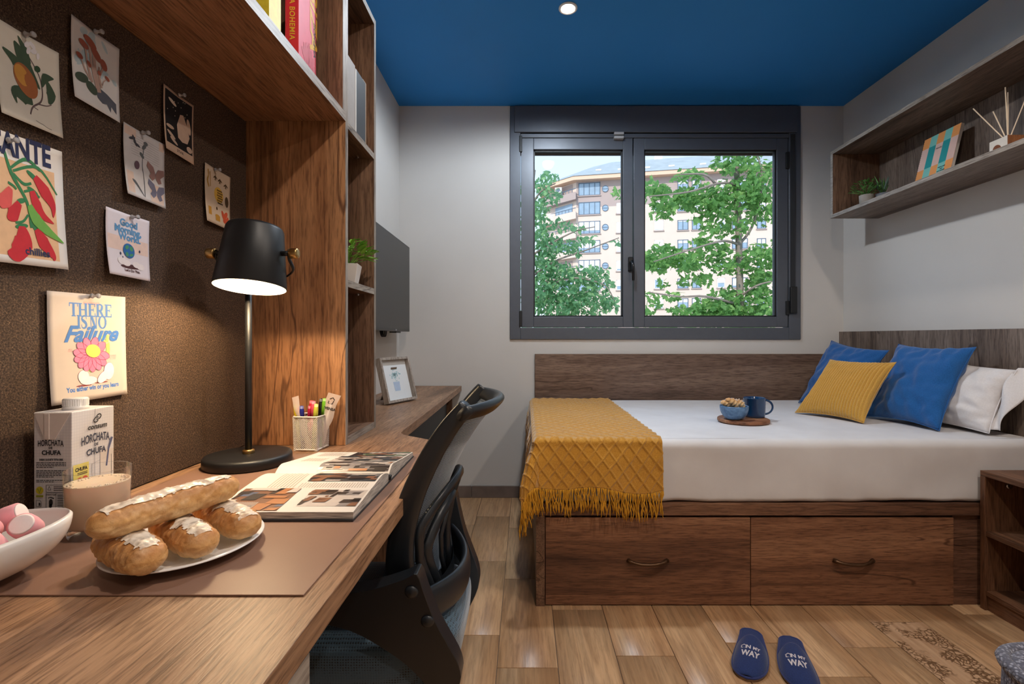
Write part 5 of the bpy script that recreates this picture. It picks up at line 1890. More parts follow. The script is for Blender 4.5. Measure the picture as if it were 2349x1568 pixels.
head = place(serif('THERE', 0.0345, 0.78), W * .53, H * .785) + place(serif('IS NO', 0.0345, 0.74), W * .54, H * .672)
P.add('headline', head, bl, 1)
P.add('script_lettering', place(text2d('Failure', 0.0400, 0.0013, shear=0.45, xs=1.02), W * .52, H * .555), ink_('poster_blue_deep', (74, 124, 196)), 2)
P.add('strapline', place(text2d('You either win or you learn', 0.0122, 0.0004, xs=0.80), W * .53, H * .095), ink_('poster_blue_deep', (74, 124, 196)), 1)
pk = ink_('poster_pink', (234, 134, 168))
P.add('small_lettering', place(text2d('REMINDER', 0.0072, 0.0002, xs=1.0), W * .54, H * .90), ink_('poster_rose', (240, 168, 170)), 1)
P.add('tiny_lettering', place(text2d('KEEP', 0.0036), W * .255, H * .475) + place(text2d('TRYING', 0.0036), W * .26, H * .458) + place(text2d('YOU HAVE', 0.0036), W * .80, H * .40) + place(text2d('NOTHING', 0.0036), W * .80, H * .383) + place(text2d('TO LOSE', 0.0036), W * .80, H * .366), ink_('poster_rose', (240, 168, 170)), 1)
pet = []
fx, fy = .52, .44
for i, a in enumerate([200, 170, 228, 252, 278, 304, 332, 10, 60, 95, 130]):
    r = math.radians(a)
    rad = .15 if a < 180 and a > 30 else .19
    pet.append(ellipse(fx + rad * .62 * math.cos(r) * 1.1, fy + rad * .5 * math.sin(r), rad * .42, .045 * H / H, 0, 18)[0])
P2 = []
for i, a in enumerate([170, 196, 222, 246, 270, 294, 320, 350, 40, 75, 110, 140]):
    r = math.radians(a)
    cx, cy = fx + .135 * math.cos(r), fy + .085 * math.sin(r) - .012
    P2.append(ellipse(0, 0, .0165, .0085, r * 1.0, 18)[0])
    P2[-1] = [(x + cx * W, y + cy * H) for x, y in P2[-1]]
for q in P2:
    P.add('petal', [q], pk, 3)
P.add('petal_edges', [e for q in P2 for e in outline(q, 0.0005)], ink_('petal_line', (176, 74, 110)), 4)
P.add('flower_centre', S(ellipse(fx + .015, fy + .02, .095, .062, -.1, 26), W, H), ink_('centre_yellow', (238, 216, 108)), 5)
P.add('stem_and_hand', S(stroke([(.73, .40), (.74, .48), (.73, .53)], [.05, .05, .07]) + stroke([(.71, .53), (.66, .60)], .035, smooth=False) + stroke([(.73, .54), (.74, .61)], .035, smooth=False) + stroke([(.52, .32), (.48, .27)], .05, smooth=False) + stroke([(.58, .33), (.62, .29)], .05, smooth=False), W, H), ink_('stem_lime', (174, 196, 116)), 2)
sh_ = S(ellipse(.40, .225, .07, .06) + ellipse(.46, .185, .11, .04) + ellipse(.74, .255, .07, .085, -.3) + ellipse(.66, .205, .09, .045, .5), W, H)
P.add('boot_edges', [e for q in sh_ for e in outline(q, 0.0008)], ink_('petal_line', (176, 74, 110)), 2)
P.add('boots', sh_, ink_('boot_white', (244, 238, 236)), 3)
P.add('boot_shadows', S(ellipse(.40, .142, .10, .008) + ellipse(.63, .152, .09, .007), W, H), ink_('shadow_maroon', (140, 70, 70)), 1)
push_pin(228, 679, 'clear push pin holding the flower poster')

# ================================================================== soft things on the bed
def fabric(name, rgb, weave=900.0, rough=0.9, var=0.08, sheen=0.3, bump=0.25):
    if name in MATS:
        return MATS[name]
    t = NT(name)
    v = t.coords()
    c = lin(rgb)
    f = t.noise(v, weave * 0.35, 3, 0.6)
    t.color(t.ramp(f, [(0.3, tuple(x * (1 - var * 2) for x in c[:3]) + (1,)), (0.7, tuple(min(1, x * (1 + var * 2)) for x in c[:3]) + (1,))]))
    t.set(rough, 0, 0.2, Sheen_Weight=sheen)
    t.bump(t.noise(v, weave, 2), bump, 0.001)
    MATS[name] = t.m
    return t.m


def cushion(name, label, BL, BR, TR, TL, thick, mat, ribs=0, seed=0.0, pinch=0.05, wrinkle=0.012, group=None, N=44, hem=0.0):
    """pillow between four corner points; outward normal towards the room"""
    BL, BR, TR, TL = map(Vector, (BL, BR, TR, TL))
    c = (BL + BR + TR + TL) / 4
    base = Vector((c.x, c.y, min(BL.z, BR.z)))
    nrm = ((BR - BL).cross(TL - BL)).normalized()

    def f(u, v_, sgn):
        a, b = u * 2 - 1, v_ * 2 - 1
        # edges bow inwards between the corners
        uu = u + pinch * a * -1 * (1 - b * b)
        vv = v_ + pinch * b * -1 * (1 - a * a)
        p = BL * (1 - uu) * (1 - vv) + BR * uu * (1 - vv) + TR * uu * vv + TL * (1 - uu) * vv
        e = max(0.0, (1 - abs(a) ** 2.6)) ** 0.55 * max(0.0, (1 - abs(b) ** 2.6)) ** 0.55
        h = thick / 2 * e
        q = Vector((u * 3.1, v_ * 3.1, seed + sgn))
        h += wrinkle * e * (noise.noise(q) + 0.5 * noise.noise(q * 2.7))
        ed = 1 - min(1, 3.0 * min(u, 1 - u, v_, 1 - v_))
        h += wrinkle * 0.9 * (1 - e) * e * 2 * noise.noise(Vector((u * 11 + seed, v_ * 11, sgn)))
        if ribs:
            h += 0.0095 * (abs(math.sin(PI * ribs * u)) ** 0.6 - 0.5) * min(1, e * 3)
        return p + nrm * (sgn * h) - base
    m = MB()
    nu = N if not ribs else ribs * 8
    m.grid(lambda u, v_: f(u, v_, 1), nu, N)
    m.grid(lambda u, v_: f(u, v_, -1), nu, N)
    t = thing(name, base, label=label, cat='pillow', group=group)
    o = m.build('cover', mat, t, smooth=True, recalc=False)
    bm = bmesh.new()
    bm.from_mesh(o.data)
    bmesh.ops.remove_doubles(bm, verts=bm.verts, dist=0.0004)
    bmesh.ops.recalc_face_normals(bm, faces=bm.faces)
    bm.to_mesh(o.data)
    bm.free()
    o.data.shade_smooth()
    # seam piping along the rim
    rim = [f(i / 30, 0, 0) for i in range(30)] + [f(1, i / 30, 0) for i in range(30)] + [f(1 - i / 30, 1, 0) for i in range(30)] + [f(0, 1 - i / 30, 0) for i in range(31)]
    MB().tube(rim, 0.0022, 6).build('seam', mat, t, smooth=True)
    return t, f


blue_f = fabric('blue_cotton', (34, 94, 158), 800, var=0.10)
blue2 = fabric('blue_cotton_rear', (34, 92, 156), 800, var=0.10)
must = fabric('mustard_corduroy', (208, 160, 72), 700, var=0.06, sheen=0.5)
whp = fabric('white_pillowcase', (232, 228, 228), 500, var=0.02, bump=0.1)
T = MZ1 + 0.006
cushion('white_pillow', 'plump white bed pillow behind the blue cushions', (1.845, 2.40, T + 0.01), (1.885, 1.965, T + 0.005), (2.008, 1.975, 0.91), (1.998, 2.40, 0.94), 0.135, whp, seed=2.0, wrinkle=0.022, pinch=0.03)
cushion('blue_cushion', 'rear blue cushion peeking out behind the mustard one', (1.655, 2.93, T), (1.72, 2.56, T), (1.955, 2.60, 0.975), (1.885, 2.975, 1.025), 0.13, blue2, seed=5.0, wrinkle=0.022, group='blue cushions on the bed')
cushion('blue_cushion', 'front blue cushion standing against the white pillow', (1.690, 2.42, T), (1.752, 2.045, T), (1.958, 2.10, 1.003), (1.930, 2.50, 1.010), 0.14, blue_f, seed=8.0, wrinkle=0.026, group='blue cushions on the bed')
cushion('corduroy_cushion', 'mustard yellow ribbed corduroy cushion in front of the blue ones', (1.420, 2.545, T), (1.562, 2.232, T), (1.745, 2.275, 0.928), (1.655, 2.625, 0.925), 0.11, must, ribs=24, seed=11.0, wrinkle=0.007)
# flap of the white pillowcase
wp = bpy.data.objects['white_pillow']
fl_ = MB()


def flap(u, v_):
    z = T + 0.02 + 0.25 * v_
    x = 1.885 + 0.12 * v_ + 0.018 * math.sin(v_ * 7 + u * 3)
    y = 1.975 - 0.055 * u * (0.6 + 0.4 * math.sin(v_ * 3)) + 0.008 * math.sin(v_ * 9)
    return (x + 0.02 * u - wp.location.x, y - wp.location.y, z - wp.location.z)


fl_.grid(flap, 10, 26)
fl_.build('pillowcase_flap', whp, wp, smooth=True, solid=0.002)

# ---- knitted throw with fringe
knit = NT('mustard_knit')
v = knit.coords()
n1 = knit.noise(v, 420, 3, 0.6)
knit.color(knit.ramp(n1, [(0.3, lin((182, 122, 34))), (0.7, lin((226, 170, 72)))]))
knit.set(0.95, 0, 0.15, Sheen_Weight=0.9, Sheen_Roughness=0.45)
knit.bump(n1, 0.5, 0.003)
th = thing('knitted_throw', (0.28, 2.4, MZ1), label='mustard knitted throw with fringe draped over the foot of the bed', cat='blanket')
TXR, TXL, TYF, TYB = 0.530, 0.050, 1.886, 3.085
HF, HL = 0.195, 0.20
GAPT = 0.007


def throw_pt(a, b, rel=0.0):
    """a: distance from the right edge leftwards, b: distance from the rear edge forwards (metres along the cloth)"""
    wtop = TXR - TXL
    ltop = TYB - TYF
    oa, ob = max(0.0, a - wtop), max(0.0, b - ltop)
    x = TXR - min(a, wtop)
    y = TYB - min(b, ltop)
    r = math.hypot(oa, ob)
    R = 0.016
    # quarter-round over the mattress edge, then hang
    if r < 1e-6:
        z = MZ1 + GAPT
        dx = dy = 0
    else:
        arc_ = R * PI / 2
        sx_, sy_ = oa / r, ob / r
        if r < arc_:
            th_ = r / R
            out_, dz = R * math.sin(th_), R * (1 - math.cos(th_))
        else:
            out_, dz = R, R + (r - arc_)
        cornerness = 2 * sx_ * sy_
        hang = max(0, dz - 0.03)
        wav = 0.012 * math.sin((x * 21 if sy_ > sx_ else y * 17) + 1.3) * min(1, hang / 0.12) + 0.03 * cornerness * min(1, hang / 0.15)
        out_ += 0.012 * min(1, hang / 0.05) + max(-0.004, wav) + 0.05 * hang * (0.25 + cornerness)
        dx, dy = -sx_ * out_, -sy_ * out_
        z = MZ1 + GAPT - dz
    side_n = Vector((0, 0, 1)) if r < 0.012 else (Vector((-oa / r, -ob / r, 0.15)).normalized())
    p = Vector((x + dx, y + dy, z)) + side_n * rel
    p.z += 0.003 * noise.noise(Vector((a * 9, b * 9, 0)))
    # front and right borders hang a bit uneven
    return p


wt, lt_ = (TXR - TXL) + HL, (TYB - TYF) + HF
NA, NB = 260, 420
tm = MB()


def throw_fn(u, v_):
    a, b = u * wt, v_ * lt_
    bb = b + (0.012 * math.sin(a * 19) + 0.01 * math.sin(a * 7 + 1)) * v_ ** 6
    pa, pb = a / 0.052, b / 0.066
    k1 = abs(((pa + pb) % 1.0) - 0.5) * 2
    k2 = abs(((pa - pb) % 1.0) - 0.5) * 2
    rel = 0.0065 * max(max(0, (k1 - 0.84) / 0.16), max(0, (k2 - 0.84) / 0.16)) ** 0.6
    return throw_pt(a, bb, rel + 0.001) - th.location


tm.grid(throw_fn, NA, NB)
tm.build('blanket', knit.m, th, smooth=True, recalc=False, solid=0.003)
fr_ = MB()
rg = random.Random(21)
fringe_m = plain('mustard_yarn', (214, 156, 52), 0.9, spec=0.15, var=0.15, vscale=60)
for i in range(190):
    a = wt * (i + rg.random() * .6) / 190
    p = Vector(throw_fn(a / wt, 1.0))
    q = Vector(throw_fn(a / wt, 0.985))
    o_ = Vector((p.x - q.x, p.y - q.y, 0)) * 0.2
    ln = rg.uniform(0.075, 0.11)
    pts = [p]
    sw = Vector((rg.gauss(0, .010), rg.gauss(0, .004) - 0.003, 0))
    ph1, am = rg.uniform(0, 6), rg.uniform(0.001, 0.005)
    for k in range(1, 7):
        t_ = k / 6
        pts.append(p + Vector((0, 0, -ln * t_)) + sw * t_ + Vector((am * math.sin(ph1 + t_ * 7), -am * math.cos(ph1 + t_ * 6) * .5, 0)))
    fr_.tube(pts, [0.0021, 0.0022, 0.0021, 0.002, 0.002, 0.0022, 0.0012], 5)
fr_.build('fringe', fringe_m, th, smooth=True, kind='stuff')

# ---- breakfast board
bdp = Vector((1.032, 2.29, MZ1 + 0.0035))
bd = MB().lathe([(0.0, 0.0), (0.112, 0.0), (0.1145, 0.003), (0.1145, 0.013), (0.112, 0.0155), (0.0, 0.0155)], seg=64).build(
    'serving_board', wood('acacia_board', 0, (112, 70, 46), (168, 112, 78), (196, 146, 108), 0.5, 2.0), smooth=True, label='round wooden serving board lying on the white sheet', cat='board')
bd.location = bdp
bz = bdp.z + 0.0158
gl_blue = NT('blue_glaze_ribbed')
v = gl_blue.coords()
gl_blue.color(gl_blue.ramp(gl_blue.noise(v, 60, 4), [(0.3, lin((70, 108, 150))), (0.7, lin((112, 150, 190)))]))
gl_blue.set(0.3)
bb_ = thing('breakfast_bowl', (0.974, 2.255, bz), label='light blue ribbed bowl of mini croissants on the serving board', cat='bowl')
bm_ = MB()


def bowlw(off):
    def f(u, v_):
        a = 2 * PI * u
        r = 0.030 + 0.033 * math.sin(v_ * PI / 2) ** 0.9 - off * 0.003
        r += 0.0006 * math.sin(a * 48) * (1 - off) * min(1, 4 * v_ * (1 - v_))
        return (r * math.cos(a), r * math.sin(a), 0.002 + 0.062 * v_ ** 1.4 + off * 0.003 * (1 - v_))
    return f


bm_.grid(bowlw(0), 144, 18, True)
n0 = len(bm_.v)
bm_.grid(bowlw(1), 144, 18, True)
for i in range(144):
    a, b = 18 * 144 + i, 18 * 144 + (i + 1) % 144
    bm_.f.append((a, b, n0 + b, n0 + a))
bm_.f.append(tuple(range(144)))
bm_.f.append(tuple(n0 + i for i in range(144)))
bm_.build('bowl_body', gl_blue.m, bb_, smooth=True)
MB().lathe([(0.026, 0.0), (0.029, 0.0), (0.030, 0.003), (0.026, 0.003)], seg=40).build('foot_ring', gl_blue.m, bb_, smooth=True)
sugar = plain('icing_sugar', (236, 232, 232), 0.9, var=0.02)


def croissant(pos, rz, tilt_, ln, label, chunky=False):
    t = thing('mini_croissant', pos, rz, label=label, cat='croissant', group='mini croissants in the blue bowl')
    m = MB()

    def f(u, v_):
        s = v_ * 2 - 1
        r = 0.0155 * (1 - s * s) ** 0.6 * (1 + 0.16 * math.cos(s * 16)) + 0.0005
        a = 2 * PI * u
        cx, cz = s * ln / 2, 0.010 * (1 - s * s)
        x, y, z = cx, r * math.cos(a), cz + r * math.sin(a)
        return (x * math.cos(tilt_) + z * math.sin(tilt_), y + 0.010 * s * s, -x * math.sin(tilt_) + z * math.cos(tilt_))
    m.grid(f, 20, 40, True)
    m.build('crust', crust.m, t, smooth=True)
    g = MB()
    for i in range(40):
        v_ = rg.uniform(.15, .85)
        p = Vector(f(rg.uniform(.1, .4), v_)) * 1.03
        s = rg.uniform(.0012, .003)
        g.lathe([(0.0, -s * .4), (s, 0.0), (0.0, s * .5)], p, 6)
    g.build('icing_sugar', sugar, t, kind='stuff')


croissant((0.965, 2.250, bz + 0.070), 0.2, 0.70, 0.080, 'mini croissant leaning up in the middle of the blue bowl')
croissant((0.943, 2.262, bz + 0.064), 0.4, 0.50, 0.065, 'mini croissant at the left rim of the blue bowl')
croissant((0.998, 2.262, bz + 0.066), -0.4, 0.60, 0.065, 'mini croissant at the right rim of the blue bowl')
croissant((0.975, 2.282, bz + 0.056), 0.1, 0.05, 0.06, 'mini croissant at the back of the blue bowl')

mug_m = plain('mug_navy_glaze', (22, 62, 104), 0.12, spec=0.7, var=0.1, vscale=20)
mu = thing('mug', (1.102, 2.325, bz), label='glossy navy blue mug standing on the serving board', cat='mug')
MB().lathe([(0.0, 0.0), (0.044, 0.0), (0.046, 0.002), (0.0468, 0.012), (0.0500, 0.089), (0.0515, 0.091), (0.0500, 0.0925), (0.0475, 0.090), (0.0445, 0.010), (0.0, 0.006)], seg=56).build('cup', mug_m, mu, smooth=True)
hpts = [(0.0475 + 0.040 * math.sin(a) * 1.0, 0.0, 0.047 - 0.034 * math.cos(a)) for a in [PI * i / 16 for i in range(17)]]
MB().tube(hpts, 0.0042, 8, flat=1.5).build('handle', mug_m, mu, smooth=True)
MB().lathe([(0.0, 0.075), (0.0468, 0.075)], seg=40).build('coffee', plain('coffee', (40, 24, 16), 0.1, var=0), mu)

# ================================================================== office chair (faces the desk, seen from its left side)
CYc = 1.122
ch = thing('office_chair', (-0.33, CYc, 0), label='black mesh office chair pushed under the desk', cat='chair')
cb = Vector((-0.33, CYc, 0))
frame_b = plain('chair_black_nylon', (34, 38, 43), 0.36, spec=0.6, var=0.05, bump=0.06, bscale=1200)
net = NT('chair_mesh_blue_sheen')
tcv = net.coords((1, 1, 1))
sp = net.add('SeparateXYZ')
net.link(tcv, sp.inputs[0])
k_ = 720.0
w1 = net.math('SINE', net.math('MULTIPLY', net.math('ADD', sp.outputs[1], sp.outputs[2]), k_))
w2 = net.math('SINE', net.math('MULTIPLY', net.math('SUBTRACT', sp.outputs[1], sp.outputs[2]), k_))
hole = net.math('GREATER_THAN', net.math('MULTIPLY', w1, w2), 0.55)
net.color(lin((54, 86, 112)))  # blue daylight sheen of the black mesh is put into its colour
net.set(0.5, 0, 0.6, Sheen_Weight=0.6)
tb = net.add('BsdfTransparent')
ms = net.add('MixShader')
net.link(hole, ms.inputs[0])
net.link(net.b.outputs[0], ms.inputs[1])
net.link(tb.outputs[0], ms.inputs[2])
net.link(ms.outputs[0], net.out.inputs['Surface'])
seatm = NT('chair_seat_fabric')
tv_ = seatm.coords()
vo = seatm.add('TexVoronoi')
vo.inputs['Scale'].default_value = 190
vo.inputs['Randomness'].default_value = 0.15
seatm.link(tv_, vo.inputs['Vector'])
seatm.color(seatm.ramp(vo.outputs['Distance'], [(0.18, lin((10, 12, 14))), (0.42, lin((72, 98, 116)))]))
seatm.set(0.6, 0, 0.5, Sheen_Weight=0.5)
seatm.bump(vo.outputs['Distance'], 0.6, 0.002)

curve = [(-0.262, 0.500), (-0.268, 0.560), (-0.270, 0.597), (-0.260, 0.665), (-0.2344, 0.742), (-0.196, 0.818), (-0.1577, 0.874), (-0.119, 0.916)]
cvs = [Vector((a, 0, b)) for a, b in curve]
cvs = [Vector(p) for p in smoothpts(cvs, 5)]
HWb = 0.180


def back(w_, h, off=0.0):
    """w -1..1 across, h 0..1 up the backrest"""
    x = h * (len(cvs) - 1)
    i = min(int(x), len(cvs) - 2)
    p = cvs[i] + (cvs[i + 1] - cvs[i]) * (x - i)
    d = (cvs[i + 1] - cvs[i]).normalized()
    n = Vector((d.z, 0, -d.x))
    wid = HWb * (0.80 + 0.20 * math.sin(min(1, h * 1.35) * PI / 2))
    bul = 0.052 * (1 - w_ * w_)
    return Vector((p.x + bul, CYc + w_ * wid, p.z)) + n * off - cb


MB().grid(lambda u, v_: back((u * 2 - 1) * 0.93, 0.04 + 0.92 * v_, 0.016), 40, 50).build('back_mesh', net.m, ch, smooth=True)
for sg in (-1, 1):
    m = MB()

    def strip(u, v_, sg=sg):
        a = 2 * PI * u
        ca, sa = math.cos(a), math.sin(a)
        dep = 0.060 * (1 - v_) + 0.030 * v_
        wc = 0.945 + 0.055 * math.copysign(abs(ca) ** 0.6, ca)
        oc = dep * 0.5 - 0.012 + dep * 0.5 * math.copysign(abs(sa) ** 0.6, sa)
        return back(sg * wc, v_ * 0.985, oc)
    m.grid(strip, 20, 46, True)
    m.f += [tuple(range(20)), tuple(range(46 * 20, 47 * 20))]
    m.build('back_frame', frame_b, ch, smooth=True)
m = MB()


def topbar(u, v_):
    a = 2 * PI * u
    w_ = v_ * 2 - 1
    hc = 0.965 - 0.035 * (1 - w_ * w_) * 0
    h = hc + 0.062 * math.copysign(abs(math.cos(a)) ** 0.7, math.cos(a)) * (0.75 + 0.25 * (1 - w_ * w_))
    return back(w_ * 1.02, h, 0.014 + 0.010 * math.copysign(abs(math.sin(a)) ** 0.7, math.sin(a)))


m.grid(topbar, 18, 40, True)
m.f += [tuple(range(18)), tuple(range(40 * 18, 41 * 18))]
m.build('top_bar', frame_b, ch, smooth=True)
m = MB()
m.grid(lambda u, v_: back((v_ * 2 - 1) * 0.98, 0.05 + 0.045 * math.cos(2 * PI * u), 0.012 * math.sin(2 * PI * u)), 14, 30, True)
m.build('bottom_bar', frame_b, ch, smooth=True)

# lumbar support: slotted shield behind the mesh
cz_ = [p[1] for p in curve]
cx_ = [p[0] for p in curve]


def interp(z, zs, xs):
    if z <= zs[0]:
        return xs[0]
    for i in range(len(zs) - 1):
        if z <= zs[i + 1]:
            return xs[i] + (xs[i + 1] - xs[i]) * (z - zs[i]) / (zs[i + 1] - zs[i])
    return xs[-1]


def lump(dy, z, off=0.034):
    w_ = dy / 0.178
    return Vector((interp(z, cz_, cx_) + 0.052 * (1 - w_ * w_) + off, CYc + dy, z)) - cb


def ring(prof, top):
    pts = [(-d, z) for z, d in prof] + [(0, top)] + [(d, z) for z, d in reversed(prof)]
    return [lump(p[0], p[1]) for p in smoothpts([(a, b, 0) for a, b in pts], 4)]


outer_p = [(.455, .085), (.518, .108), (.574, .130), (.616, .142), (.645, .148), (.672, .142), (.70, .115), (.722, .07)]
inner_p = [(.50, .070), (.514, .082), (.569, .106), (.605, .114), (.632, .104), (.662, .075), (.68, .04)]
lum = MB()
lum.tube(ring(outer_p, .735), 0.011, 8, flat=0.6)
lum.tube(ring(inner_p, .69), 0.012, 8, flat=0.55)
lum.tube([lump(0, z) for z in (.50, .56, .62, .69, .735)], 0.0075, 8, flat=0.8)
for sg in (-1, 1):
    lum.tube([lump(sg * d, z) for d, z in ((.03, .50), (.05, .56), (.052, .61), (.03, .68))], 0.006, 8, flat=0.7)
lum.grid(lambda u, v_: lump((u * 2 - 1) * interp(.455 + .075 * v_, [p[0] for p in outer_p], [p[1] for p in outer_p]), .455 + .075 * v_, 0.028), 20, 6)
lum.grid(lambda u, v_: lump((u * 2 - 1) * interp(.455 + .075 * v_, [p[0] for p in outer_p], [p[1] for p in outer_p]), .455 + .075 * v_, 0.042), 20, 6)
lum.build('lumbar_support', frame_b, ch, smooth=True)
m = MB()


def cross(u, v_):
    a = 2 * PI * u
    w_ = v_ * 2 - 1
    return Vector((-0.195 + 0.055 * (1 - w_ * w_) + 0.012 * math.cos(a), CYc + w_ * 0.165, 0.515 + 0.036 * math.sin(a) - 0.01 * (1 - w_ * w_))) - cb


m.grid(cross, 16, 24, True)
m.build('cross_bar', frame_b, ch, smooth=True)

# armrests: broad looping side plates that lean outwards at the top
outer_pts = [(-0.47, .575), (-0.391, .572), (-0.3215, .581), (-0.279, .589), (-0.219, .610), (-0.195, .620), (-0.1837, .581), (-0.166, .520), (-0.143, .467), (-0.126, .424), (-0.125, .383),
             (-0.155, .326), (-0.188, .297), (-0.25, 0.290), (-0.25, 0.315), (-0.20, 0.325), (-0.181, .344), (-0.188, .374), (-0.2244, .424), (-0.273, .467), (-0.322, .499), (-0.3715, .515), (-0.41, .518), (-0.46, .500), (-0.50, 0.44), (-0.50, 0.36), (-0.46, 0.31), (-0.40, 0.295), (-0.40, 0.27), (-0.48, 0.28), (-0.535, 0.34), (-0.54, 0.45), (-0.515, 0.54)]
sm = smoothpts([(a, b, 0) for a, b in outer_pts], 3, closed=True)
poly = [(p[0], p[1]) for p in sm]
for sg in (-1, 1):
    def yy(z, t_):
        return sg * (0.142 + (z - 0.33) * 0.24 + t_)
    m = MB()
    m.prism(poly, lambda a, b: Vector((a, CYc + yy(b, 0.0), b)) - cb, lambda a, b: Vector((a, CYc + yy(b, 0.042), b)) - cb)
    ar = m.build('armrest', frame_b, ch, bevel=0.011, seg=4)
    for (bx, bzz) in ((-0.206, 0.585), (-0.180, 0.523)):
        q = Vector((bx, CYc + yy(bzz, 0.042), bzz)) - cb
        MB().lathe([(0.0, 0.0), (0.0125, 0.0), (0.012, 0.003), (0.008, 0.0055), (0.0, 0.006)], q, 20, (0, sg, -0.2)).build('bolt', frame_b, ar, smooth=True)

# seat
m = MB()


def seat(u, v_):
    a = 2 * PI * u
    ca, sa = math.cos(a), math.sin(a)
    rx = 0.232 * abs(ca) ** 0.45 * (1 if ca > 0 else -1)
    ry = 0.178 * abs(sa) ** 0.45 * (1 if sa > 0 else -1)
    k = v_
    if k < 0.5:
        t_ = k / 0.5
        s_, z = 0.88 + 0.12 * math.sin(t_ * PI / 2), 0.325 + 0.090 * (1 - math.cos(t_ * PI / 2)) 
    else:
        t_ = (k - 0.5) / 0.5
        s_, z = max(0.0, math.cos(t_ * PI / 2)) ** 0.28, 0.415 + 0.048 * math.sin(t_ * PI / 2)
    return Vector((-0.365 + rx * s_, CYc + ry * s_, z + 0.01 * (rx * s_ / 0.23) ** 2)) - cb


m.grid(seat, 64, 28, True)
m.build('seat', seatm.m, ch, smooth=True)
MB().box(-0.14, 0.10, -0.12, 0.12, 0.305, 0.335).build('seat_plate', frame_b, ch, bevel=0.01)
MB().lathe([(0.0, 0.10), (0.028, 0.10), (0.028, 0.24), (0.018, 0.245), (0.018, 0.34), (0.0, 0.34)], (-0.03, 0, 0), 24).build('gas_column', frame_b, ch, smooth=True)
for i in range(5):
    a = 2 * PI * i / 5 + 0.3
    d = Vector((math.cos(a), math.sin(a), 0))
    c0 = Vector((-0.03, 0, 0))
    lg_ = MB().tube([c0 + d * 0.02 + Vector((0, 0, 0.125)), c0 + d * 0.10 + Vector((0, 0, 0.115)), c0 + d * 0.26 + Vector((0, 0, 0.08))], [0.028, 0.022, 0.015], 10).build('base_leg', frame_b, ch, smooth=True)
    MB().lathe([(0.0, -0.014), (0.022, -0.014), (0.027, -0.008), (0.027, 0.008), (0.022, 0.014), (0.0, 0.014)], c0 + d * 0.255 + Vector((0, 0, 0.0275)), 18, (-d.y, d.x, 0)).build('caster', black_plastic, lg_, smooth=True)
    MB().tube([c0 + d * 0.255 + Vector((0, 0, 0.05)), c0 + d * 0.255 + Vector((0, 0, 0.082))], 0.007, 8).build('caster_stem', black_plastic, lg_)

# ================================================================== slippers
navy = fabric('slipper_navy_towelling', (34, 50, 96), 900, var=0.10, bump=0.3)
navy_edge = fabric('slipper_piping', (44, 52, 100), 900)
sole_m = plain('slipper_sole_beige', (150, 122, 92), 0.8)
print_w = plain('slipper_print_pale', (206, 196, 196), 0.7, var=0)


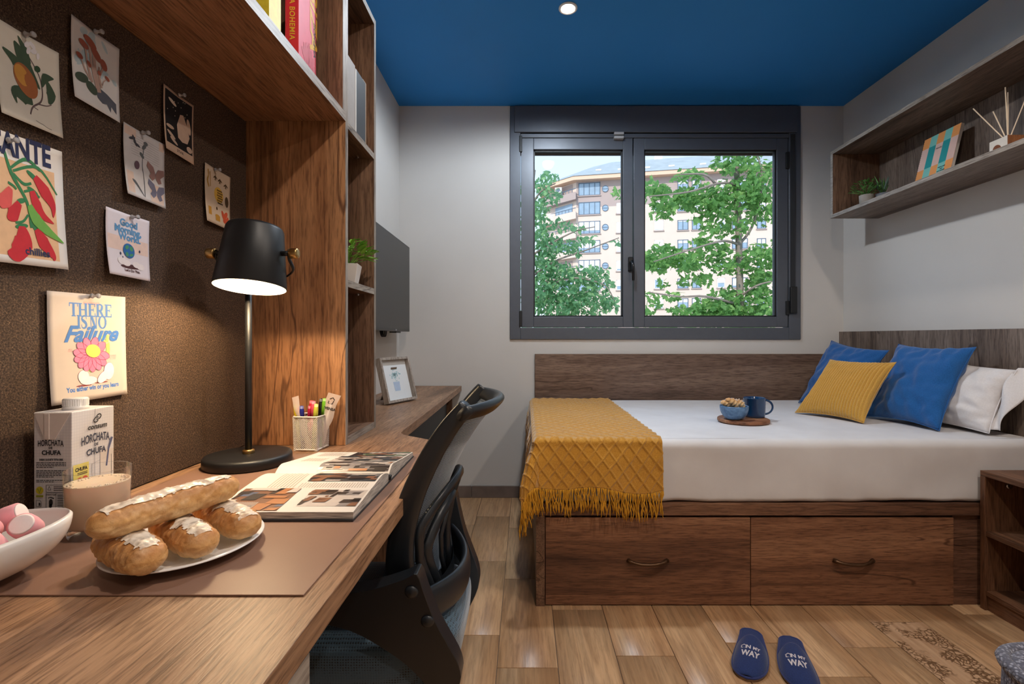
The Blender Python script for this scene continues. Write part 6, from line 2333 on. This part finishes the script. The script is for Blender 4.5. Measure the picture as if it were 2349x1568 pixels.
def slipper(heel, toe, label, mirror):
    heel, toe = Vector((*heel, 0)), Vector((*toe, 0))
    d = (toe - heel)
    L = d.length
    ang = math.atan2(d.y, d.x)
    t = thing('slipper', heel, ang, label=label, cat='slipper', group='pair of navy slippers on the floor')

    def half(s):
        """half width and centre offset along the foot, s 0 heel .. 1 toe"""
        if s < 0.12:
            wd = 0.034 * math.sqrt(max(0, 1 - ((0.12 - s) / 0.12) ** 2)) ** 1.0
        elif s < 0.70:
            wd = 0.034 + 0.016 * math.sin((s - 0.12) / 0.58 * PI / 2) ** 1.3
        else:
            wd = 0.050 * math.sqrt(max(0, 1 - ((s - 0.70) / 0.30) ** 2.3))
        return wd, mirror * 0.008 * math.sin(PI * s)
    sole = []
    N = 40
    for i in range(N + 1):
        s = i / N
        w_, o_ = half(s)
        sole.append((s * L, o_ + w_))
    for i in range(N, -1, -1):
        s = i / N
        w_, o_ = half(s)
        sole.append((s * L, o_ - w_))
    cl = [sole[0]]
    for p in sole[1:]:
        if (Vector(p) - Vector(cl[-1])).length > 1e-4:
            cl.append(p)
    if (Vector(cl[0]) - Vector(cl[-1])).length < 1e-4:
        cl.pop()
    MB().prism(cl, lambda a, b: (a, b, 0.001), lambda a, b: (a, b, 0.007)).build('sole', sole_m, t)
    MB().prism(cl, lambda a, b: (a, b, 0.0071), lambda a, b: (a, b, 0.0125)).build('insole', navy, t, bevel=0.002)
    MB().tube([(a, b, 0.0105) for a, b in cl] + [(cl[0][0], cl[0][1], 0.0105)], 0.0040, 8).build('piping', navy_edge, t, smooth=True)

    def upper(u, v_):
        """u across -1..1, v from opening to toe"""
        s0 = 0.33 + 0.13 * abs(u) ** 1.8
        s = s0 + (0.985 - s0) * v_
        w_, o_ = half(s)
        hgt = 0.026 * (1 - v_ ** 2.2) ** 0.8 * (1 - 0.15 * v_) + 0.006
        z = 0.011 + hgt * (1 - abs(u) ** 2.4) ** 0.75
        return Vector((s * L, o_ + u * w_ * 1.0, z))
    m = MB()
    m.grid(lambda a, b: upper(a * 2 - 1, b), 30, 30)
    uo = m.build('upper', navy, t, smooth=True, solid=0.0025)
    MB().tube([upper(i / 15 - 1, 0.0) for i in range(31)], 0.0022, 6).build('opening_edge', navy_edge, uo, smooth=True)
    # print, readable from the heel side looking to the toe reversed (as in the photograph)
    W0 = 0.098

    def surf(x, y):
        # x to the wearer's-facing right in the picture, y up towards the heel
        s_at = (0.66 * L - y) / L
        s0 = 0.33 + 0.13 * abs(x / 0.05) ** 1.8
        vv = max(0.0, (s_at - s0) / (0.985 - s0))
        w_, o_ = half(s_at)
        return upper(max(-.98, min(.98, x / w_)), vv)
    PR = Print(surf, t, 0.0022)
    PR.add('lettering', place(text2d('N', 0.022, 0.0008, xs=.85), -0.007, 0.014) + place(text2d('MY', 0.019, 0.0007, xs=.75), 0.0155, 0.014) + place(text2d('WAY', 0.034, 0.0012, xs=.64), 0.0, -0.019), print_w, 1)
    hx, hy = -0.0205, 0.014
    PR.add('house_logo', stroke([(hx - .008, hy + .011), (hx, hy + .017), (hx + .008, hy + .011)], .0035, smooth=False) + stroke([(hx - .0065, hy + .009), (hx - .0065, hy + .001), (hx - .001, hy + .001)], .003, smooth=False)
           + stroke([(hx + .0065, hy + .010), (hx + .0065, hy + .001), (hx + .003, hy + .001)], .003, smooth=False), print_w, 1)
    return t


slipper((0.800, 1.715), (0.672, 1.470), 'left navy slipper in the picture, lying on the floor before the bed', 1)
slipper((0.915, 1.672), (0.822, 1.415), 'right navy slipper in the picture, cut by the lower edge', -1)

# ================================================================== books and plants on the shelves
def book(name, loc, size, rz, mats, label, spine_side='x', group=None):
    """upright book: cover box and page block; size = (thickness, depth, height); spine towards +X"""
    t = thing(name, loc, rz, label=label, cat='book', group=group)
    th_, dp, ht = size
    cm, pm = mats
    c = MB()
    c.box(-dp, 0, 0, 0.0025, 0, ht).box(-dp, 0, th_ - 0.0025, th_, 0, ht).box(-0.0025, 0, 0.0025, th_ - 0.0025, 0, ht)
    c.build('cover', cm, t)
    MB().box(-dp + 0.004, -0.0026, 0.0026, th_ - 0.0026, 0.003, ht - 0.003).build('page_block', pm, t)
    return t


pages = plain('book_pages', (222, 208, 186), 0.8)
Z1 = 1.684 + 0.0005
gb = 'books in the bookcase tower'
book('book', (-0.530, 1.437, Z1), (0.068, 0.20, 0.205), 0, (plain('book_grey', (150, 142, 136), 0.6), pages), 'light grey book at the left end of the tower shelf', group=gb)
bk_ = book('ring_binder', (-0.530, 1.508, Z1), (0.010, 0.19, 0.200), 0, (plain('book_white_edge', (196, 190, 182), 0.5), pages), 'thin white-edged book beside the black one in the tower', group=gb)
book('book', (-0.532, 1.5205, Z1), (0.088, 0.21, 0.205), 0, (plain('book_black', (44, 44, 48), 0.5), pages), 'thick black book standing in the bookcase tower', group=gb)
book('book', (-0.545, 1.622, Z1), (0.034, 0.20, 0.228), 0, (plain('book_tan', (150, 124, 98), 0.6), pages), 'tall tan weathered book at the right end of the tower shelf', group=gb)
# big pink book, cover turned to the room
pkb = plain('book_pink', (232, 108, 128), 0.4, var=0.03)
pks = plain('book_red_spine', (212, 40, 62), 0.4, var=0.03)
t = thing('coffee_table_book', (-0.566, 1.205, 1.7028), math.radians(7), label='large pink coffee table book with yellow lettering on the overhead shelf', cat='book')
MB().box(-0.026, 0.0, 0.0, 0.135, 0, 0.30).build('page_block', pages, t)
MB().box(-0.028, 0.001, -0.002, -0.0002, 0, 0.302).build('spine', pks, t, bevel=0.0005)
MB().box(0.0003, 0.0022, -0.002, 0.137, 0, 0.302).build('cover', pkb, t, bevel=0.0005)
MB().box(-0.0302, -0.0283, -0.002, 0.137, 0, 0.302).build('cover', pks, t, bevel=0.0005)
Pc = Print(lambda u, v_: (0.0024, u, v_), t, 0.0003)
Pc.add('title', place(text2d('IBIZA', 0.085, 0.002), 0.085, 0.215, -PI / 2), plain('book_title_gold', (230, 180, 60), 0.4, var=0), 1)
Pc.add('subtitle', place(text2d('BOHEMIA', 0.022, 0.0005), 0.115, 0.155, -PI / 2), ink, 1)
fl = []
for i in range(7):
    a = 0.5 + i * 0.36
    fl += stroke([(0.075, 0.03), (0.075 + 0.05 * math.cos(a), 0.05 + 0.05 * math.sin(a)), (0.075 + 0.065 * math.cos(a), 0.035 + 0.08 * math.sin(a))], [.004, .018, .006])
Pc.add('flower_print', fl + stroke([(0.075, 0.0), (0.075, 0.12)], 0.003, smooth=False), plain('book_flower_rose', (206, 84, 100), 0.45, var=0), 1)
Ps = Print(lambda u, v_: (u, -0.0022, v_), t, 0.0003)
Ps.add('spine_lettering', place(text2d('IBIZA BOHEMIA', 0.018, 0.0003, spacing=1.1), -0.0195, 0.15, -PI / 2), plain('book_title_gold', (230, 180, 60), 0.4, var=0), 1)
book('book', (-0.545, 1.028, 1.7028), (0.05, 0.2, 0.26), 0, (plain('book_yellow', (226, 206, 60), 0.5, var=0.1, vscale=60), pages), 'yellow book standing on the overhead shelf')


def leafy(parent, n, rad, hgt, size, mat, seed, z0, spread=1.0, kind_='leaf'):
    rg = random.Random(seed)
    me = bpy.data.meshes.new(kind_)
    P_ = [(0, 0, 0), (0.30, 0.35, 0.06), (0.26, 0.75, 0.02), (0, 1.2, -0.10), (-0.26, 0.75, 0.02), (-0.30, 0.35, 0.06), (0, 0.5, -0.03)]
    me.from_pydata([(x * size, y * size, z * size) for x, y, z in P_], [], [(0, 1, 6), (1, 2, 6), (2, 3, 6), (3, 4, 6), (4, 5, 6), (5, 0, 6)])
    me.materials.append(mat)
    me.shade_smooth()
    st = MB()
    for i in range(n):
        a = rg.uniform(0, 2 * PI)
        r = rad * math.sqrt(rg.random()) * spread
        h = z0 + hgt * rg.uniform(.25, 1) * (1 - 0.35 * r / rad)
        o = bpy.data.objects.new(kind_, me)
        COL.objects.link(o)
        o.parent = parent
        o.location = (r * math.cos(a), r * math.sin(a), h)
        o.rotation_euler = (rg.uniform(-.2, .9), rg.uniform(-.4, .4), a - PI / 2 + rg.uniform(-.6, .6))
        s = rg.uniform(.7, 1.2)
        o.scale = (s, s, s)
        if i % 3 == 0:
            st.tube([(0, 0, z0 * .9), (r * .5 * math.cos(a), r * .5 * math.sin(a), h * .7 + z0 * .3), (r * math.cos(a), r * math.sin(a), h)], 0.0009, 5)
    st.build('stems', mat, parent, smooth=True, kind='stuff')


green1 = plain('plant_leaf_bright', (120, 170, 56), 0.45, var=0.25, vscale=50)
green2 = plain('plant_leaf_fresh', (86, 138, 66), 0.5, var=0.25, vscale=60)
green3 = plain('plant_leaf_greygreen', (84, 108, 96), 0.55, var=0.15, vscale=60)


def square_pot(parent, a, b, h, mat):
    m = MB()
    k = 0.003
    m.v = [(-a, -a, 0), (a, -a, 0), (a, a, 0), (-a, a, 0), (-b, -b, h), (b, -b, h), (b, b, h), (-b, b, h), (-b + k, -b + k, h), (b - k, -b + k, h), (b - k, b - k, h), (-b + k, b - k, h),
           (-b + k, -b + k, h - .01), (b - k, -b + k, h - .01), (b - k, b - k, h - .01), (-b + k, b - k, h - .01)]
    m.f = [(0, 1, 2, 3), (12, 13, 14, 15)]
    for i in range(4):
        j = (i + 1) % 4
        m.f += [(i, j, 4 + j, 4 + i), (4 + i, 4 + j, 8 + j, 8 + i), (8 + i, 8 + j, 12 + j, 12 + i)]
    m.build('pot', mat, parent, bevel=0.0015)


p1 = thing('potted_plant', (-0.566, 1.545, 1.2155), math.radians(8), label='small bright green plant in a square white pot in the bookcase tower', cat='plant')
square_pot(p1, 0.026, 0.036, 0.062, white_gloss)
leafy(p1, 110, 0.070, 0.088, 0.032, green1, 5, 0.060)
ZS = SZ0 + 0.0205
conc = plain('pot_concrete', (150, 142, 134), 0.85, var=0.1)
p2 = thing('potted_plant', (1.862, 2.640, ZS), label='bushy bright green plant in a small pot on the wall shelf', cat='plant')
MB().lathe([(0.0, 0.0), (0.026, 0.0), (0.031, 0.006), (0.034, 0.055), (0.031, 0.055), (0.029, 0.048), (0.0, 0.048)], seg=32).build('pot', conc, p2, smooth=True)
leafy(p2, 150, 0.068, 0.10, 0.016, green2, 9, 0.05)
p3 = thing('potted_plant', (1.930, 2.610, ZS), label='spiky grey-green succulent in a small grey pot on the wall shelf', cat='plant')
MB().lathe([(0.0, 0.0), (0.026, 0.0), (0.031, 0.006), (0.034, 0.055), (0.031, 0.055), (0.029, 0.048), (0.0, 0.048)], seg=32).build('pot', plain('pot_grey', (108, 110, 116), 0.85, var=0.1), p3, smooth=True)
rg = random.Random(17)
for i in range(34):
    a = rg.uniform(0, 2 * PI)
    tl = rg.uniform(0.0, 0.55)
    ln = rg.uniform(0.05, 0.105)
    MB().tube([(0, 0, 0.045), (math.cos(a) * tl * ln * .5, math.sin(a) * tl * ln * .5, 0.045 + ln * .55), (math.cos(a) * tl * ln * 1.1, math.sin(a) * tl * ln * 1.1, 0.045 + ln)], [0.004, 0.0045, 0.0006], 5).build('leaf', green3 if i % 4 else green2, p3, smooth=True)

# ---- spiral notebook leaning on the back of the wall shelf
nb = thing('spiral_notebook', (1.945, 2.315, ZS), label='spiral notebook with orange, teal and pink checks on the wall shelf', cat='notebook')
NW, NH = 0.205, 0.275
tl = math.radians(13.5)


def nbf(u, v_, off=0.0):
    """u from the spiral (far, left in the picture) to the near edge, v up"""
    return Vector((v_ * math.sin(tl) - off * math.cos(tl) + 0.004, 0.118 - u, v_ * math.cos(tl) + off * math.sin(tl) + 0.002))


m = MB()
m.prism([(0, 0), (NW, 0), (NW, NH), (0, NH)], lambda a, b: nbf(a, b, 0.0), lambda a, b: nbf(a, b, -0.012))
m.build('pages', plain('notebook_pages', (206, 200, 194), 0.8), nb)
cols = {'o': plain('notebook_orange', (226, 150, 84), 0.6, var=0.02), 'l': plain('notebook_light_teal', (118, 186, 176), 0.6, var=0.02), 'p': plain('notebook_pink', (214, 178, 166), 0.6, var=0.02), 't': plain('notebook_teal', (26, 140, 142), 0.6, var=0.02)}
MB().prism([(0, -0.001), (NW, -0.001), (NW, NH), (0, NH)], lambda a, b: nbf(a, b, 0.002), lambda a, b: nbf(a, b, 0.0001)).build('cover', cols['p'], nb)
PN = Print(lambda u, v_: nbf(u, v_, 0.002), nb, 0.0004)
rows = [(0.80, 1.0, 'olo lo'.replace(' ', '')), (0.42, 0.80, 'ptptp'), (0.22, 0.42, 'olol o'.replace(' ', '')), (0.0, 0.22, 'lolol')]
rows = [(0.80, 1.0, 'ololo'), (0.40, 0.80, 'ptptp'), (0.16, 0.40, 'ololo'), (0.0, 0.16, 'tptpt')]
for a, b, s_ in rows:
    for i, c in enumerate(s_):
        PN.add('check', rect(NW * i / 5, NH * a, NW * (i + 1) / 5, NH * b), cols[c], 1)
PN.add('lettering', place(text2d('Mindful', 0.012, 0.0, shear=.4), NW * .5, NH * .70) + place(text2d('WRITE LINES', 0.007, 0.0004), NW * .72, NH * .31) + place(text2d('AND', 0.007, 0.0004), NW * .72, NH * .275) + place(text2d('NOT STORIES', 0.007, 0.0004), NW * .72, NH * .24), ink, 2)
for i in range(26):
    z = NH * (0.03 + 0.94 * i / 25)
    c = nbf(0.0, z, -0.004)
    MB().tube([c + Vector((math.cos(a) * 0.007, math.sin(a) * 0.006, 0)) for a in [2 * PI * k / 10 for k in range(11)]], 0.0008, 5).build('spiral_ring', black_plastic, nb, smooth=True)

# ---- reed diffuser
rd = thing('reed_diffuser', (1.935, 1.930, ZS), label='reed diffuser with five pale sticks in a white wooden block', cat='diffuser')
MB().box(-0.040, 0.036, -0.03, 0.045, 0, 0.075).build('block', plain('diffuser_white', (214, 204, 192), 0.6), rd, bevel=0.002)
MB().box(-0.0402, 0.0362, -0.0325, -0.0301, 0, 0.075).build('wood_side', wood('diffuser_wood', 2, (110, 66, 40), (150, 96, 60), (176, 122, 82)), rd)
MB().lathe([(0.0, 0.0), (0.016, 0.0), (0.016, 0.002), (0.0, 0.002)], (-0.0402, 0.012, 0.036), 24, (-1, 0, 0)).build('round_window', plain('diffuser_amber', (120, 70, 44), 0.2), rd)
MB().lathe([(0.012, 0.075), (0.012, 0.088), (0.009, 0.088), (0.009, 0.076)], (0, 0.008, 0), 20).build('neck', plain('diffuser_glass', (190, 190, 186), 0.1), rd, smooth=True)
for dx, dy in ((-0.25, 0.55), (-0.05, 0.36), (0.1, 0.10), (-0.15, -0.10), (0.05, -0.42)):
    d = Vector((dx, dy, 1)).normalized()
    ln = 0.215 if dy != 0.36 else 0.16
    MB().tube([Vector((0, 0.008, 0.06)), Vector((0, 0.008, 0.06)) + d * ln], 0.0021, 7).build('reed', plain('reed_pale', (226, 204, 176), 0.7), rd)

# ---- knitted armchair cushion corner at the right edge
knitg = NT('grey_knit')
v = knitg.coords()
wv_ = knitg.add('TexVoronoi')
wv_.inputs['Scale'].default_value = 150
knitg.link(v, wv_.inputs['Vector'])
knitg.color(knitg.ramp(wv_.outputs['Distance'], [(0.15, lin((168, 168, 180))), (0.5, lin((92, 92, 104)))]))
knitg.set(0.95, 0, 0.15, Sheen_Weight=0.3)
knitg.bump(wv_.outputs['Distance'], 0.8, 0.004)
pf_ = thing('knitted_pouf', (1.275, 0.815, 0), label='grey knitted square pouf at the lower right corner', cat='pouf')


def pouf(u, v_):
    a = 2 * PI * u
    ca, sa = math.cos(a), math.sin(a)
    rx = 0.285 * math.copysign(abs(ca) ** 0.32, ca)
    ry = 0.245 * math.copysign(abs(sa) ** 0.32, sa)
    t_ = v_
    if t_ < 0.12:
        s_, z = 0.86 + 0.14 * math.sin(t_ / .12 * PI / 2), 0.03 * t_ / .12
    elif t_ < 0.6:
        k = (t_ - .12) / .48
        s_, z = 1.0 + 0.012 * math.sin(PI * k), 0.03 + 0.335 * k
    else:
        k = (t_ - .6) / .4
        s_, z = max(0, 1 - k) ** 0.9, 0.365 + 0.05 * math.sin(k * PI / 2) ** 0.8
    return (rx * s_, ry * s_, z + 0.006 * noise.noise(Vector((rx * s_ * 9, ry * s_ * 9, z * 9))))


m = MB()
m.grid(pouf, 96, 44, True)
m.build('cover', knitg.m, pf_, smooth=True)
MB().tube([Vector(pouf(i / 96, 0.602)) for i in range(97)], 0.013, 8).build('piping', knitg.m, pf_, smooth=True)
